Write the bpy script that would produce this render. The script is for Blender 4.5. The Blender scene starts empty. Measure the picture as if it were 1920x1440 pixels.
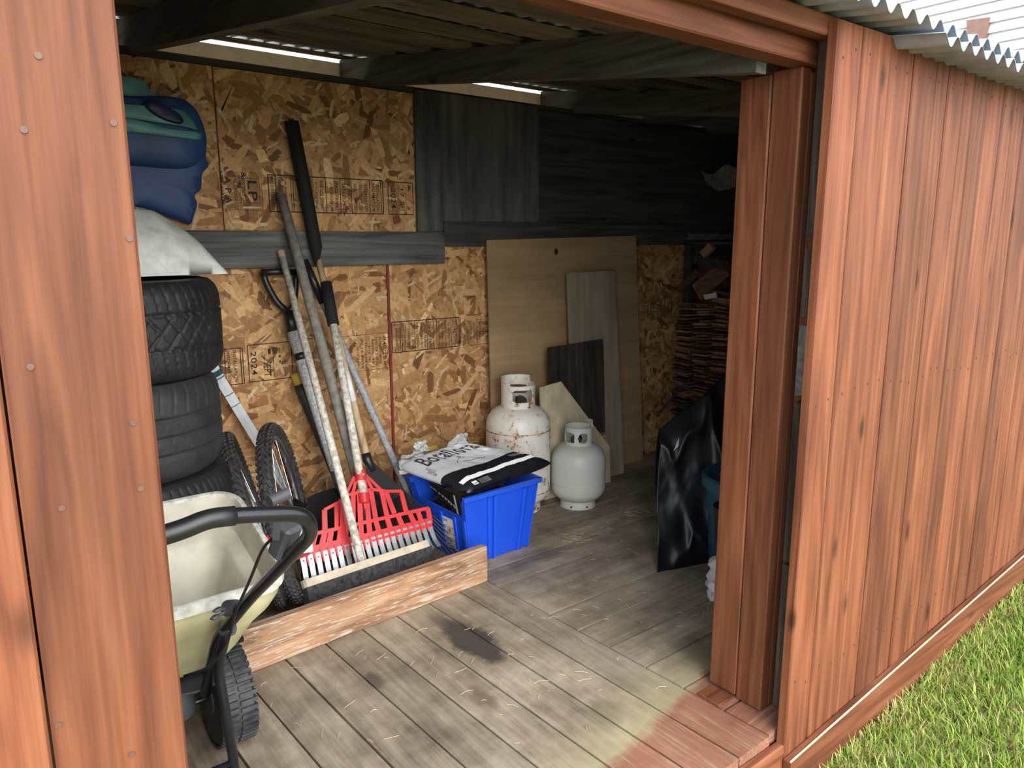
import bpy, math, random
from mathutils import Vector, Matrix, noise
import numpy as np

# ------------------------------------------------------------------ camera, sky, sun, exposure
SC = bpy.context.scene
COL = SC.collection
FPX = 1385.0
CAM = Vector((0.0, 0.0, 1.45))
def _ray(u, v): return Vector((u-960.0, -(v-720.0), -FPX))
_Z = -_ray(980, 7900).normalized()
_X = _ray(2780, 450).normalized(); _X = (_X-_Z*_X.dot(_Z)).normalized()
_Y = _Z.cross(_X)
ROT = Matrix((_X, _Y, _Z))                       # camera axes -> world
cam_d = bpy.data.cameras.new('camera'); cam = bpy.data.objects.new('camera', cam_d); COL.objects.link(cam)
cam_d.sensor_width = 36.0; cam_d.lens = FPX/1920*36.0; cam_d.clip_start = 0.02
cam.matrix_world = Matrix.Translation(CAM) @ ROT.to_4x4()
SC.camera = cam

W = bpy.data.worlds.new('overcast_sky'); SC.world = W; W.use_nodes = True
bg = W.node_tree.nodes['Background']; bg.inputs[0].default_value = (0.86, 0.93, 1.0, 1); bg.inputs[1].default_value = 2.1
sun_d = bpy.data.lights.new('hazy_sun', 'SUN'); sun = bpy.data.objects.new('hazy_sun', sun_d); COL.objects.link(sun)
sun_d.energy = 3.2; sun_d.angle = math.radians(60); sun_d.color = (1.0, 0.96, 0.9)
sun.rotation_euler = Vector((0.16, 0.86, -0.44)).to_track_quat('-Z', 'Y').to_euler()
SC.view_settings.view_transform = 'Standard'; SC.view_settings.look = 'None'
SC.view_settings.gamma = 1.0; SC.view_settings.use_curve_mapping = False
SC.view_settings.exposure = 0.7

# ------------------------------------------------------------------ measuring helpers (photo pixel -> point in the place)
def dirw(u, v): return ROT @ _ray(u, v)
def onz(u, v, z=0.0):
    r = dirw(u, v); return CAM + r*((z-CAM.z)/r.z)
def ony(u, v, y):
    r = dirw(u, v); return CAM + r*((y-CAM.y)/r.y)
def onx(u, v, x):
    r = dirw(u, v); return CAM + r*((x-CAM.x)/r.x)
def onpl(u, v, p0, n):
    r = dirw(u, v); n = Vector(n); return CAM + r*((Vector(p0)-CAM).dot(n)/r.dot(n))

rng = random.Random(7)

# ------------------------------------------------------------------ object helpers
def tag(o, label=None, cat=None, group=None, kind=None):
    if label: o['label'] = label
    if cat: o['category'] = cat
    if group: o['group'] = group
    if kind: o['kind'] = kind
    return o
def set_parent(o, p):
    if p is not None:
        o.parent = p
        o.matrix_parent_inverse = WORLD[p.name].inverted()
WORLD = {}
def thing(name, label, cat, loc=(0, 0, 0), group=None, kind=None):
    o = bpy.data.objects.new(name, None); COL.objects.link(o)
    o.empty_display_size = 0.05; o.location = loc
    WORLD[o.name] = Matrix.Translation(loc)
    return tag(o, label, cat, group, kind)
def obj(name, geo, mat, parent=None, smooth=False, center=True, uv=None, cols=None):
    V, F = geo
    V = [Vector(v) for v in V]
    c = Vector((0, 0, 0))
    if center and V:
        lo = Vector([min(v[i] for v in V) for i in range(3)]); hi = Vector([max(v[i] for v in V) for i in range(3)])
        c = (lo+hi)*0.5; c.z = lo.z
    me = bpy.data.meshes.new(name)
    me.from_pydata([tuple(v-c) for v in V], [], F)
    if smooth:
        me.polygons.foreach_set('use_smooth', [True]*len(me.polygons))
        if smooth != 2:
            try: me.set_sharp_from_angle(angle=math.radians(40))
            except Exception: pass
    if uv is not None:
        l = me.uv_layers.new(name='UVMap')
        for i, lp in enumerate(me.loops): l.data[i].uv = uv[lp.vertex_index]
    if cols is not None:
        a = me.color_attributes.new('Col', 'FLOAT_COLOR', 'POINT')
        a.data.foreach_set('color', np.asarray(cols, dtype=np.float32).ravel())
    me.update()
    o = bpy.data.objects.new(name, me); COL.objects.link(o); o.location = c
    WORLD[o.name] = Matrix.Translation(c)
    me.materials.append(mat)
    set_parent(o, parent)
    return o
def cat_geo(*gs):
    V, F = [], []
    for v, f in gs:
        n = len(V); V += list(v); F += [tuple(i+n for i in q) for q in f]
    return V, F
def hexa(b, t):
    """8-corner solid from bottom and top quads (counter-clockwise seen from above)"""
    return list(b)+list(t), [(3, 2, 1, 0), (4, 5, 6, 7), (0, 1, 5, 4), (1, 2, 6, 5), (2, 3, 7, 6), (3, 0, 4, 7)]
def box(x0, x1, y0, y1, z0, z1):
    q = [(x0, y0), (x1, y0), (x1, y1), (x0, y1)]
    return hexa([(x, y, z0) for x, y in q], [(x, y, z1) for x, y in q])
def bbox(x0, x1, y0, y1, z0, z1, b=0.004):
    """box with chamfered edges"""
    V = []; 
    for (x, sx) in ((x0, 1), (x1, -1)):
        for (y, sy) in ((y0, 1), (y1, -1)):
            for (z, sz) in ((z0, 1), (z1, -1)):
                V += [(x, y+sy*b, z+sz*b), (x+sx*b, y, z+sz*b), (x+sx*b, y+sy*b, z)]
    return hull(V)
def hull(V):
    import bmesh
    bm = bmesh.new()
    for v in V: bm.verts.new(v)
    bmesh.ops.convex_hull(bm, input=bm.verts)
    bmesh.ops.dissolve_limit(bm, angle_limit=0.01, verts=bm.verts, edges=bm.edges)
    bm.verts.index_update()
    r = [tuple(v.co) for v in bm.verts], [tuple(v.index for v in f.verts) for f in bm.faces]
    bm.free(); return r
def xf(geo, M):
    return [M @ Vector(v) for v in geo[0]], geo[1]
def frame(o, x, y):
    x = Vector(x).normalized(); y = Vector(y); y = (y-x*y.dot(x)).normalized(); z = x.cross(y)
    M = Matrix((x, y, z)).transposed().to_4x4(); M.translation = Vector(o); return M
def extrude(poly, th, M=None, th0=0.0):
    """2-D outline (ccw) -> slab between local z=th0 and th"""
    n = len(poly)
    V = [(x, y, th0) for x, y in poly]+[(x, y, th) for x, y in poly]
    F = [tuple(range(n))[::-1], tuple(range(n, 2*n))]+[(i, (i+1) % n, n+(i+1) % n, n+i) for i in range(n)]
    g = (V, F)
    return xf(g, M) if M is not None else g
def tube(pts, r, seg=12, cap=True, flat=1.0, up=None):
    pts = [Vector(p) for p in pts]; n = len(pts)
    rs = r if isinstance(r, (list, tuple)) else [r]*n
    V, F = [], []
    t0 = (pts[1]-pts[0]).normalized()
    a = Vector(up) if up else (Vector((0, 0, 1)) if abs(t0.z) < 0.9 else Vector((1, 0, 0)))
    nx = (a-t0*a.dot(t0)).normalized()
    for i in range(n):
        t = ((pts[min(i+1, n-1)]-pts[i]).normalized()+(pts[i]-pts[max(i-1, 0)]).normalized())
        t = t.normalized() if t.length > 1e-9 else t0
        nx = (nx-t*nx.dot(t)).normalized(); ny = t.cross(nx)
        for k in range(seg):
            an = 2*math.pi*k/seg
            V.append(pts[i]+nx*(math.cos(an)*rs[i])+ny*(math.sin(an)*rs[i]*flat))
    for i in range(n-1):
        for k in range(seg):
            F.append((i*seg+k, i*seg+(k+1) % seg, (i+1)*seg+(k+1) % seg, (i+1)*seg+k))
    if cap: F += [tuple(range(seg))[::-1], tuple(range((n-1)*seg, n*seg))]
    return V, F
def bend(pts, rad=0.05, n=5):
    """round the inner corners of a polyline"""
    pts = [Vector(p) for p in pts]; out = [pts[0]]
    for i in range(1, len(pts)-1):
        a, b, c = pts[i-1], pts[i], pts[i+1]
        d1 = min(rad, (a-b).length*0.45); d2 = min(rad, (c-b).length*0.45)
        p = b+(a-b).normalized()*d1; q = b+(c-b).normalized()*d2
        for k in range(n+1):
            t = k/n; out.append(p*(1-t)**2+b*2*t*(1-t)+q*t*t)
    out.append(pts[-1]); return out
def lathe(prof, seg=48, M=None, close=False):
    """profile of (radius, height) turned about local z"""
    V, F = [], []
    n = len(prof)
    for k in range(seg):
        a = 2*math.pi*k/seg
        for r, z in prof: V.append((r*math.cos(a), r*math.sin(a), z))
    m = n if close else n-1
    for k in range(seg):
        k2 = (k+1) % seg
        for i in range(m):
            j = (i+1) % n
            F.append((k*n+i, k2*n+i, k2*n+j, k*n+j))
    g = (V, F)
    return xf(g, M) if M is not None else g
def disc(c, nrm, r, th, seg=20):
    nrm = Vector(nrm).normalized()
    return tube([Vector(c)-nrm*th/2, Vector(c)+nrm*th/2], r, seg)
def sheet(fn, nu, nv, th=0.0):
    """grid surface fn(u,v) -> point, optional thickness"""
    P = [[Vector(fn(i/nu, j/nv)) for j in range(nv+1)] for i in range(nu+1)]
    V = [P[i][j] for i in range(nu+1) for j in range(nv+1)]; w = nv+1
    F = [(i*w+j, (i+1)*w+j, (i+1)*w+j+1, i*w+j+1) for i in range(nu) for j in range(nv)]
    UV = [(i/nu, j/nv) for i in range(nu+1) for j in range(nv+1)]
    if th:
        n0 = len(V); N = []
        for i in range(nu+1):
            for j in range(nv+1):
                du = P[min(i+1, nu)][j]-P[max(i-1, 0)][j]; dv = P[i][min(j+1, nv)]-P[i][max(j-1, 0)]
                nn = du.cross(dv); N.append(nn.normalized() if nn.length > 1e-12 else Vector((0, 0, 1)))
        V += [V[k]-N[k]*th for k in range(n0)]
        F += [tuple(n0+i for i in f[::-1]) for f in F[:]]
        for i in range(nu):
            F += [(i*w, n0+i*w, n0+(i+1)*w, (i+1)*w), (i*w+nv, (i+1)*w+nv, n0+(i+1)*w+nv, n0+i*w+nv)]
        for j in range(nv):
            F += [(j, j+1, n0+j+1, n0+j), (nu*w+j, n0+nu*w+j, n0+nu*w+j+1, nu*w+j+1)]
        UV += UV[:]
    return V, F, UV
def fbm(x, y, z=0.0, o=3):
    return noise.fractal(Vector((x, y, z)), 1.0, 2.0, o)

# ------------------------------------------------------------------ materials
def newmat(name):
    m = bpy.data.materials.new(name); m.use_nodes = True
    nt = m.node_tree; b = nt.nodes['Principled BSDF']; return m, nt, b
def nd(nt, t, **kw):
    n = nt.nodes.new(t)
    for k, v in kw.items(): setattr(n, k, v)
    return n
def ramp(nt, stops, interp='LINEAR'):
    r = nd(nt, 'ShaderNodeValToRGB'); r.color_ramp.interpolation = interp
    e = r.color_ramp.elements
    while len(e) > 1: e.remove(e[-1])
    e[0].position = stops[0][0]; e[0].color = (*stops[0][1], 1)
    for p, c in stops[1:]:
        x = e.new(p); x.color = (*c, 1)
    return r
def mixc(nt, fac, a, b, mode='MIX'):
    m = nd(nt, 'ShaderNodeMix', data_type='RGBA', blend_type=mode)
    for s, val in ((m.inputs[0], fac), (m.inputs[6], a), (m.inputs[7], b)):
        if hasattr(val, 'is_linked') or hasattr(val, 'node'): nt.links.new(val, s)
        elif isinstance(val, (int, float)): s.default_value = val
        else: s.default_value = (*val, 1) if len(val) == 3 else val
    return m.outputs[2]
def mth(nt, op, a, b=None):
    m = nd(nt, 'ShaderNodeMath', operation=op)
    for s, val in ((m.inputs[0], a), (m.inputs[1], b)):
        if val is None: continue
        if hasattr(val, 'node'): nt.links.new(val, s)
        else: s.default_value = val
    return m.outputs[0]
def noise_n(nt, vec, scale=5, detail=4, rough=0.55):
    n = nd(nt, 'ShaderNodeTexNoise'); n.inputs['Scale'].default_value = scale
    n.inputs['Detail'].default_value = detail; n.inputs['Roughness'].default_value = rough
    nt.links.new(vec, n.inputs['Vector']); return n.outputs[0]
def coords(nt, scale=(1, 1, 1), rand=True):
    tc = nd(nt, 'ShaderNodeTexCoord'); mp = nd(nt, 'ShaderNodeMapping'); mp.inputs['Scale'].default_value = scale
    nt.links.new(tc.outputs['Object'], mp.inputs['Vector'])
    if rand:
        oi = nd(nt, 'ShaderNodeObjectInfo')
        s = mth(nt, 'MULTIPLY', oi.outputs['Random'], 37.0)
        cb = nd(nt, 'ShaderNodeCombineXYZ')
        for k in range(3): nt.links.new(s, cb.inputs[k])
        nt.links.new(cb.outputs[0], mp.inputs['Location'])
        return mp.outputs[0], oi.outputs['Random']
    return mp.outputs[0], None
def bump(nt, b, h, strength=0.3, dist=0.01):
    n = nd(nt, 'ShaderNodeBump'); n.inputs['Strength'].default_value = strength; n.inputs['Distance'].default_value = dist
    nt.links.new(h, n.inputs['Height']); nt.links.new(n.outputs[0], b.inputs['Normal'])
def plain(name, col, rough=0.5, metal=0.0, var=0.06, nscale=14, bumpy=0.0, spec=0.5, rand=0.0):
    m, nt, b = newmat(name)
    vec, rd = coords(nt)
    n = noise_n(nt, vec, nscale, 4)
    lo = tuple(max(0, c*(1-var*2.2)) for c in col); hi = tuple(min(1, c*(1+var*2.2)) for c in col)
    r = ramp(nt, [(0.3, lo), (0.7, hi)]); nt.links.new(n, r.inputs[0])
    out = r.outputs[0]
    if rand:
        k = mth(nt, 'ADD', mth(nt, 'MULTIPLY', rd, 2*rand), 1-rand)
        out = mixc(nt, 1.0, out, k, 'MULTIPLY')
    nt.links.new(out, b.inputs['Base Color'])
    b.inputs['Roughness'].default_value = rough; b.inputs['Metallic'].default_value = metal
    b.inputs['Specular IOR Level'].default_value = spec
    if bumpy: bump(nt, b, n, bumpy, 0.004)
    return m
def wood(name, axis, dark, mid, light, rough=0.7, grain=1.0, blotch=0.25, rnd=0.18, knots=True, bmp=0.35, flecks=None, thresh=0.62, rings=0.30, fl_scale=70):
    """stretched-noise timber, grain along axis; each board shifts with its own random value"""
    m, nt, b = newmat(name)
    s = [34*grain]*3; s['xyz'.index(axis)] = 1.6*grain
    vec, rd = coords(nt, tuple(s))
    n1 = noise_n(nt, vec, 1.0, 5, 0.6)
    s2 = [150*grain]*3; s2['xyz'.index(axis)] = 4*grain
    vec2, _ = coords(nt, tuple(s2)); n2 = noise_n(nt, vec2, 1.0, 3, 0.6)
    s3 = [7]*3; s3['xyz'.index(axis)] = 2.0
    vec3, _ = coords(nt, tuple(s3)); n3 = noise_n(nt, vec3, 1.0, 3, 0.5)
    # growth-ring figure
    s4 = [8]*3; s4['xyz'.index(axis)] = 0.55
    vec4, _ = coords(nt, tuple(s4)); n4 = noise_n(nt, vec4, 1.0, 2, 0.45)
    ring = mth(nt, 'PINGPONG', mth(nt, 'MULTIPLY', n4, 9.0), 0.5)
    f = mth(nt, 'ADD', mth(nt, 'MULTIPLY', n1, 0.55), mth(nt, 'MULTIPLY', n2, 0.25))
    f = mth(nt, 'ADD', f, mth(nt, 'MULTIPLY', ring, rings))
    r = ramp(nt, [(0.32, dark), (0.52, mid), (0.74, light)]); nt.links.new(f, r.inputs[0])
    out = r.outputs[0]
    bl = ramp(nt, [(0.3, (1-blotch,)*3), (0.7, (1+blotch*0.6,)*3)]); nt.links.new(n3, bl.inputs[0])
    out = mixc(nt, 1.0, out, bl.outputs[0], 'MULTIPLY')
    k = mth(nt, 'ADD', mth(nt, 'MULTIPLY', rd, 2*rnd), 1-rnd)
    out = mixc(nt, 1.0, out, k, 'MULTIPLY')
    if knots:
        vo = nd(nt, 'ShaderNodeTexVoronoi'); vo.inputs['Scale'].default_value = 1.0
        s5 = [6.5]*3; s5['xyz'.index(axis)] = 2.6
        vec5, _ = coords(nt, tuple(s5)); nt.links.new(vec5, vo.inputs['Vector'])
        kr = ramp(nt, [(0.05, (0.30,)*3), (0.10, (0.75,)*3), (0.14, (1, 1, 1))]); nt.links.new(vo.outputs['Distance'], kr.inputs[0])
        out = mixc(nt, 1.0, out, kr.outputs[0], 'MULTIPLY')
    if flecks:
        fr = ramp(nt, [(thresh, (0, 0, 0)), (thresh+0.06, (1, 1, 1))])
        s6 = [fl_scale]*3; s6['xyz'.index(axis)] = 3.0
        vec6, _ = coords(nt, tuple(s6)); n6 = noise_n(nt, vec6, 1.0, 4, 0.65); nt.links.new(n6, fr.inputs[0])
        out = mixc(nt, fr.outputs[0], out, flecks)
    nt.links.new(out, b.inputs['Base Color'])
    b.inputs['Roughness'].default_value = rough; b.inputs['Specular IOR Level'].default_value = 0.3
    bump(nt, b, f, bmp, 0.006)
    return m
M = {}
RD, RM, RL = (0.105, 0.030, 0.0125), (0.185, 0.062, 0.027), (0.27, 0.105, 0.052)
for ax in 'xyz': M['red_'+ax] = wood('red_cedar_'+ax, ax, RD, RM, RL, 0.6, blotch=0.22, flecks=(0.36, 0.18, 0.105), thresh=0.73, rnd=0.22)
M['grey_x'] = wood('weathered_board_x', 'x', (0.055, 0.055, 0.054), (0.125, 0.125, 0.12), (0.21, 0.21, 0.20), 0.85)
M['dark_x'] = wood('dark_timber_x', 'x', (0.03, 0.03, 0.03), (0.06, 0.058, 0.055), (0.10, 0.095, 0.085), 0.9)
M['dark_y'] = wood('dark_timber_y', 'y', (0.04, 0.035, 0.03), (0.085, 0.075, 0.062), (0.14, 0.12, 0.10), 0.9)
M['purlin'] = wood('purlin_timber', 'x', (0.07, 0.055, 0.04), (0.14, 0.11, 0.08), (0.22, 0.17, 0.12), 0.9)
M['old_z'] = wood('old_dark_board', 'z', (0.022, 0.016, 0.012), (0.055, 0.040, 0.030), (0.12, 0.09, 0.07), 0.85, blotch=0.5)
M['kick'] = wood('weathered_kick_board', 'x', (0.16, 0.085, 0.045), (0.36, 0.20, 0.11), (0.50, 0.33, 0.20), 0.8, flecks=(0.46, 0.41, 0.34), thresh=0.55, rnd=0.0, fl_scale=170)
M['handle_wood'] = wood('handle_wood', 'z', (0.35, 0.24, 0.14), (0.52, 0.38, 0.23), (0.62, 0.48, 0.32), 0.6, knots=False, bmp=0.1)
M['grey_handle'] = plain('grey_handle_wood', (0.21, 0.19, 0.165), 0.8, var=0.15, nscale=40, bumpy=0.1)
M['worn_white'] = plain('worn_white_pole', (0.52, 0.49, 0.43), 0.5, var=0.22, nscale=55)
M['plywood'] = wood('plain_plywood', 'x', (0.34, 0.22, 0.115), (0.42, 0.285, 0.155), (0.49, 0.345, 0.20), 0.75, grain=0.6, knots=False, bmp=0.03, blotch=0.2, rings=0.05)
M['ply_grey'] = wood('grey_plywood_offcut', 'z', (0.27, 0.22, 0.15), (0.35, 0.29, 0.205), (0.42, 0.35, 0.26), 0.75, grain=0.6, knots=False, bmp=0.03, rings=0.05)
M['shingle'] = wood('split_shingle', 'x', (0.13, 0.070, 0.042), (0.31, 0.165, 0.085), (0.55, 0.31, 0.16), 0.85, rnd=0.7, knots=False)

def stained_ply():
    m, nt, b = newmat('stained_grey_plywood')
    vec, _ = coords(nt, (16, 16, 0.9), False); n1 = noise_n(nt, vec, 1, 5, 0.6)
    vec2, _ = coords(nt, (3.2, 3.2, 0.9), False); n2 = noise_n(nt, vec2, 1, 4, 0.6)
    f = mth(nt, 'ADD', mth(nt, 'MULTIPLY', n1, 0.4), mth(nt, 'MULTIPLY', n2, 0.7))
    r = ramp(nt, [(0.42, (0.028, 0.028, 0.028)), (0.52, (0.085, 0.082, 0.075)), (0.66, (0.15, 0.145, 0.13))]); nt.links.new(f, r.inputs[0])
    nt.links.new(r.outputs[0], b.inputs['Base Color']); b.inputs['Roughness'].default_value = 0.9
    bump(nt, b, n1, 0.2); return m
M['stained'] = stained_ply()

def floor_mat(axis):
    """grey worn decking, world placed: dark spill, worn paint and the red paint patch at the doorway"""
    m, nt, b = newmat('worn_deck_'+axis)
    s = [30]*3; s['xyz'.index(axis)] = 1.5
    vec, rd = coords(nt, tuple(s)); n1 = noise_n(nt, vec, 1, 5, 0.62)
    s = [120]*3; s['xyz'.index(axis)] = 5
    vec, _ = coords(nt, tuple(s)); n2 = noise_n(nt, vec, 1, 3, 0.6)
    geo = nd(nt, 'ShaderNodeNewGeometry'); P = geo.outputs['Position']
    n3 = noise_n(nt, P, 3.2, 4, 0.6)
    n5 = noise_n(nt, P, 14.0, 5, 0.65)
    f = mth(nt, 'ADD', mth(nt, 'ADD', mth(nt, 'MULTIPLY', n1, 0.26), mth(nt, 'MULTIPLY', n5, 0.22)), mth(nt, 'ADD', mth(nt, 'MULTIPLY', n2, 0.16), mth(nt, 'MULTIPLY', n3, 0.46)))
    r = ramp(nt, [(0.40, (0.115, 0.088, 0.064)), (0.53, (0.245, 0.196, 0.143)), (0.60, (0.325, 0.268, 0.200)), (0.70, (0.44, 0.375, 0.29))])
    nt.links.new(f, r.inputs[0]); out = r.outputs[0]
    k = mth(nt, 'ADD', mth(nt, 'MULTIPLY', rd, 0.28), 0.86); out = mixc(nt, 1.0, out, k, 'MULTIPLY')
    sx = nd(nt, 'ShaderNodeSeparateXYZ'); nt.links.new(P, sx.inputs[0]); X, Y = sx.outputs[0], sx.outputs[1]
    wob = mth(nt, 'MULTIPLY', mth(nt, 'SUBTRACT', noise_n(nt, P, 9, 5, 0.7), 0.5), 0.30)
    # spills: (x, y, rx, ry)
    def blob(cx, cy, rx, ry, e0, e1, w=1.0):
        a = mth(nt, 'DIVIDE', mth(nt, 'SUBTRACT', X, cx), rx); c = mth(nt, 'DIVIDE', mth(nt, 'SUBTRACT', Y, cy), ry)
        d = mth(nt, 'SQRT', mth(nt, 'ADD', mth(nt, 'MULTIPLY', a, a), mth(nt, 'MULTIPLY', c, c)))
        d = mth(nt, 'ADD', d, mth(nt, 'MULTIPLY', wob, 5.0*w))
        q = ramp(nt, [(e0, (1, 1, 1)), (e1, (0, 0, 0))]); nt.links.new(mth(nt, 'MULTIPLY', d, 0.4), q.inputs[0]); return q.outputs[0]
    for args, colr, op in (((*onz(885, 1200).xy, 0.075, 0.17, 0.30, 0.46), (0.045, 0.036, 0.030), 0.9),
                           ((*onz(850, 1180).xy, 0.035, 0.16, 0.25, 0.5), (0.07, 0.06, 0.05), 0.6),
                           ((*onz(905, 1308).xy, 0.035, 0.07, 0.25, 0.5), (0.12, 0.085, 0.055), 0.7),
                           ((*onz(700, 1275).xy, 0.03, 0.05, 0.25, 0.5), (0.07, 0.055, 0.045), 0.7),
                           ((*onz(1010, 1040).xy, 0.16, 0.07, 0.25, 0.5), (0.075, 0.062, 0.055), 0.6),
                           ((*onz(1320, 1215).xy, 0.12, 0.09, 0.25, 0.5), (0.05, 0.045, 0.035), 0.8),
                           ((*onz(1140, 1335).xy, 0.05, 0.06, 0.2, 0.5), (0.12, 0.10, 0.07), 0.6)):
        out = mixc(nt, mth(nt, 'MULTIPLY', blob(*args), op), out, colr)
    # red paint at the doorway: edge line through these two measured points
    p, q = onz(1130, 1440), onz(1300, 1280)
    # paint where y < a + b x (b from the two points)
    bb = (q.y-p.y)/(q.x-p.x); aa = p.y-bb*p.x
    edge = mth(nt, 'SUBTRACT', mth(nt, 'ADD', mth(nt, 'MULTIPLY', X, bb), aa), Y)      # >0 inside
    e2 = mth(nt, 'ADD', edge, mth(nt, 'MULTIPLY', wob, 0.35))
    yel = ramp(nt, [(0.30, (0, 0, 0)), (0.62, (1, 1, 1))]); nt.links.new(mth(nt, 'ADD', mth(nt, 'MULTIPLY', e2, 1.5), 0.62), yel.inputs[0])
    out = mixc(nt, mth(nt, 'MULTIPLY', yel.outputs[0], 0.55), out, (0.40, 0.345, 0.185))
    red = ramp(nt, [(0.49, (0, 0, 0)), (0.53, (1, 1, 1))]); nt.links.new(mth(nt, 'ADD', e2, 0.5), red.inputs[0])
    wear = ramp(nt, [(0.50, (0.92, 0.92, 0.92)), (0.72, (0.25, 0.25, 0.25))]); nt.links.new(n2, wear.inputs[0])
    rc = ramp(nt, [(0.35, (0.20, 0.068, 0.042)), (0.65, (0.32, 0.13, 0.088))]); nt.links.new(n3, rc.inputs[0])
    out = mixc(nt, mth(nt, 'MULTIPLY', red.outputs[0], wear.outputs[0]), out, rc.outputs[0])
    nt.links.new(out, b.inputs['Base Color']); b.inputs['Roughness'].default_value = 0.72; b.inputs['Specular IOR Level'].default_value = 0.3
    bump(nt, b, f, 0.22, 0.005); return m
M['deck_x'] = floor_mat('x'); M['deck_y'] = floor_mat('y')

def osb_mat():
    m, nt, b = newmat('strand_board')
    at = nd(nt, 'ShaderNodeAttribute', attribute_name='Col')
    vec, _ = coords(nt, (60, 60, 60), False); n = noise_n(nt, vec, 1, 3, 0.6)
    r = ramp(nt, [(0.3, (0.78,)*3), (0.7, (1.15,)*3)]); nt.links.new(n, r.inputs[0])
    out = mixc(nt, 1.0, at.outputs['Color'], r.outputs[0], 'MULTIPLY')
    nt.links.new(out, b.inputs['Base Color']); b.inputs['Roughness'].default_value = 0.65; b.inputs['Specular IOR Level'].default_value = 0.35
    return m
M['osb'] = osb_mat()
M['osb_core'] = plain('strand_board_core', (0.36, 0.20, 0.085), 0.8, var=0.2, nscale=40)
M['ink'] = plain('stamp_ink', (0.018, 0.014, 0.012), 0.8)
M['red_edge'] = plain('red_edge_paint', (0.22, 0.03, 0.02), 0.6)

def rusty(name, base, amount):
    m, nt, b = newmat(name)
    vec, _ = coords(nt, (1, 1, 1), False)
    n = noise_n(nt, vec, 26, 6, 0.72); n2 = noise_n(nt, vec, 5, 3, 0.5)
    f = mth(nt, 'ADD', mth(nt, 'MULTIPLY', n, 0.75), mth(nt, 'MULTIPLY', n2, 0.35))
    r = ramp(nt, [(amount, (0, 0, 0)), (amount+0.05, (1, 1, 1))]); nt.links.new(f, r.inputs[0])
    rc = ramp(nt, [(0.4, (0.10, 0.035, 0.012)), (0.6, (0.40, 0.17, 0.05))]); nt.links.new(noise_n(nt, vec, 60, 3), rc.inputs[0])
    halo = ramp(nt, [(amount-0.07, (0, 0, 0)), (amount+0.02, (1, 1, 1))]); nt.links.new(f, halo.inputs[0])
    out = mixc(nt, mth(nt, 'MULTIPLY', halo.outputs[0], 0.5), base, (0.62, 0.40, 0.20))
    out = mixc(nt, r.outputs[0], out, rc.outputs[0])
    nt.links.new(out, b.inputs['Base Color']); b.inputs['Roughness'].default_value = 0.42
    bump(nt, b, f, 0.15, 0.003); return m
M['tank_rusty'] = rusty('rusty_white_paint', (0.76, 0.74, 0.68), 0.615)
M['tank_clean'] = rusty('grey_white_paint', (0.54, 0.545, 0.50), 0.80)
M['rust_seam'] = rusty('rust_streaked_seam', (0.62, 0.52, 0.40), 0.53)

M['rubber'] = plain('tyre_rubber', (0.013, 0.013, 0.0145), 0.6, var=0.2, nscale=12)
M['rubber_grey'] = plain('dusty_tyre_rubber', (0.027, 0.027, 0.030), 0.65, var=0.15, nscale=12)
M['knob_rubber'] = plain('knobby_rubber', (0.035, 0.033, 0.032), 0.75, var=0.35, nscale=40, bumpy=0.2)
M['black_plastic'] = plain('black_plastic', (0.012, 0.012, 0.013), 0.4)
M['black_matte'] = plain('black_foam', (0.008, 0.008, 0.009), 0.85)
M['black_metal'] = plain('black_enamel_tube', (0.010, 0.011, 0.013), 0.22)
M['dark_grey_plastic'] = plain('dark_grey_plastic', (0.055, 0.058, 0.065), 0.5)
M['rough_wheel'] = plain('spreader_wheel_plastic', (0.03, 0.031, 0.034), 0.6, var=0.3, nscale=25, bumpy=0.2)
M['cream_plastic'] = plain('cream_plastic', (0.47, 0.44, 0.35), 0.55, var=0.12, nscale=7)
M['cream_yellow'] = plain('yellowed_cream_plastic', (0.44, 0.40, 0.23), 0.5, var=0.12, nscale=7)
M['white_rim'] = plain('worn_hopper_rim', (0.50, 0.485, 0.43), 0.6, var=0.15, nscale=40)
M['alu'] = plain('dull_aluminium', (0.55, 0.56, 0.58), 0.35, metal=1.0, var=0.06)
M['steel'] = plain('galvanised_tine', (0.36, 0.38, 0.40), 0.38, metal=0.75, var=0.1)
M['spoke'] = plain('spoke_wire', (0.65, 0.65, 0.66), 0.3, metal=1.0)
M['red_plastic'] = plain('red_plastic', (0.52, 0.030, 0.034), 0.40, var=0.10)
M['broom_block'] = plain('pale_broom_block', (0.44, 0.37, 0.28), 0.7, var=0.12)
M['bristle'] = plain('dark_bristles', (0.030, 0.028, 0.030), 0.8, var=0.4, nscale=60)
M['grey_shaft'] = plain('grey_fibre_shaft', (0.33, 0.34, 0.36), 0.5, var=0.18, nscale=70)
M['pale_shaft'] = plain('pale_woven_shaft', (0.44, 0.45, 0.47), 0.5, var=0.2, nscale=90)
M['yellow'] = plain('yellow_collar', (0.55, 0.40, 0.07), 0.5)
M['dark_green'] = plain('dark_green_grip', (0.028, 0.034, 0.034), 0.6, var=0.2)
M['teal_print'] = plain('teal_print', (0.02, 0.09, 0.11), 0.45, var=0.3)
M['white_gloss'] = plain('white_gloss_shaft', (0.70, 0.73, 0.75), 0.4)
M['white_label'] = plain('white_label', (0.72, 0.72, 0.70), 0.6)
M['blue_bin'] = plain('blue_plastic', (0.010, 0.075, 0.62), 0.42, var=0.05, nscale=5)
M['blue_rim'] = plain('blue_plastic_rim', (0.014, 0.09, 0.66), 0.42, var=0.05)
M['teal_tub'] = plain('teal_plastic', (0.014, 0.080, 0.112), 0.5, var=0.08)
M['black_film'] = plain('black_poly_film', (0.007, 0.008, 0.011), 0.40, var=0.2, nscale=6, bumpy=0.1)
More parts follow.
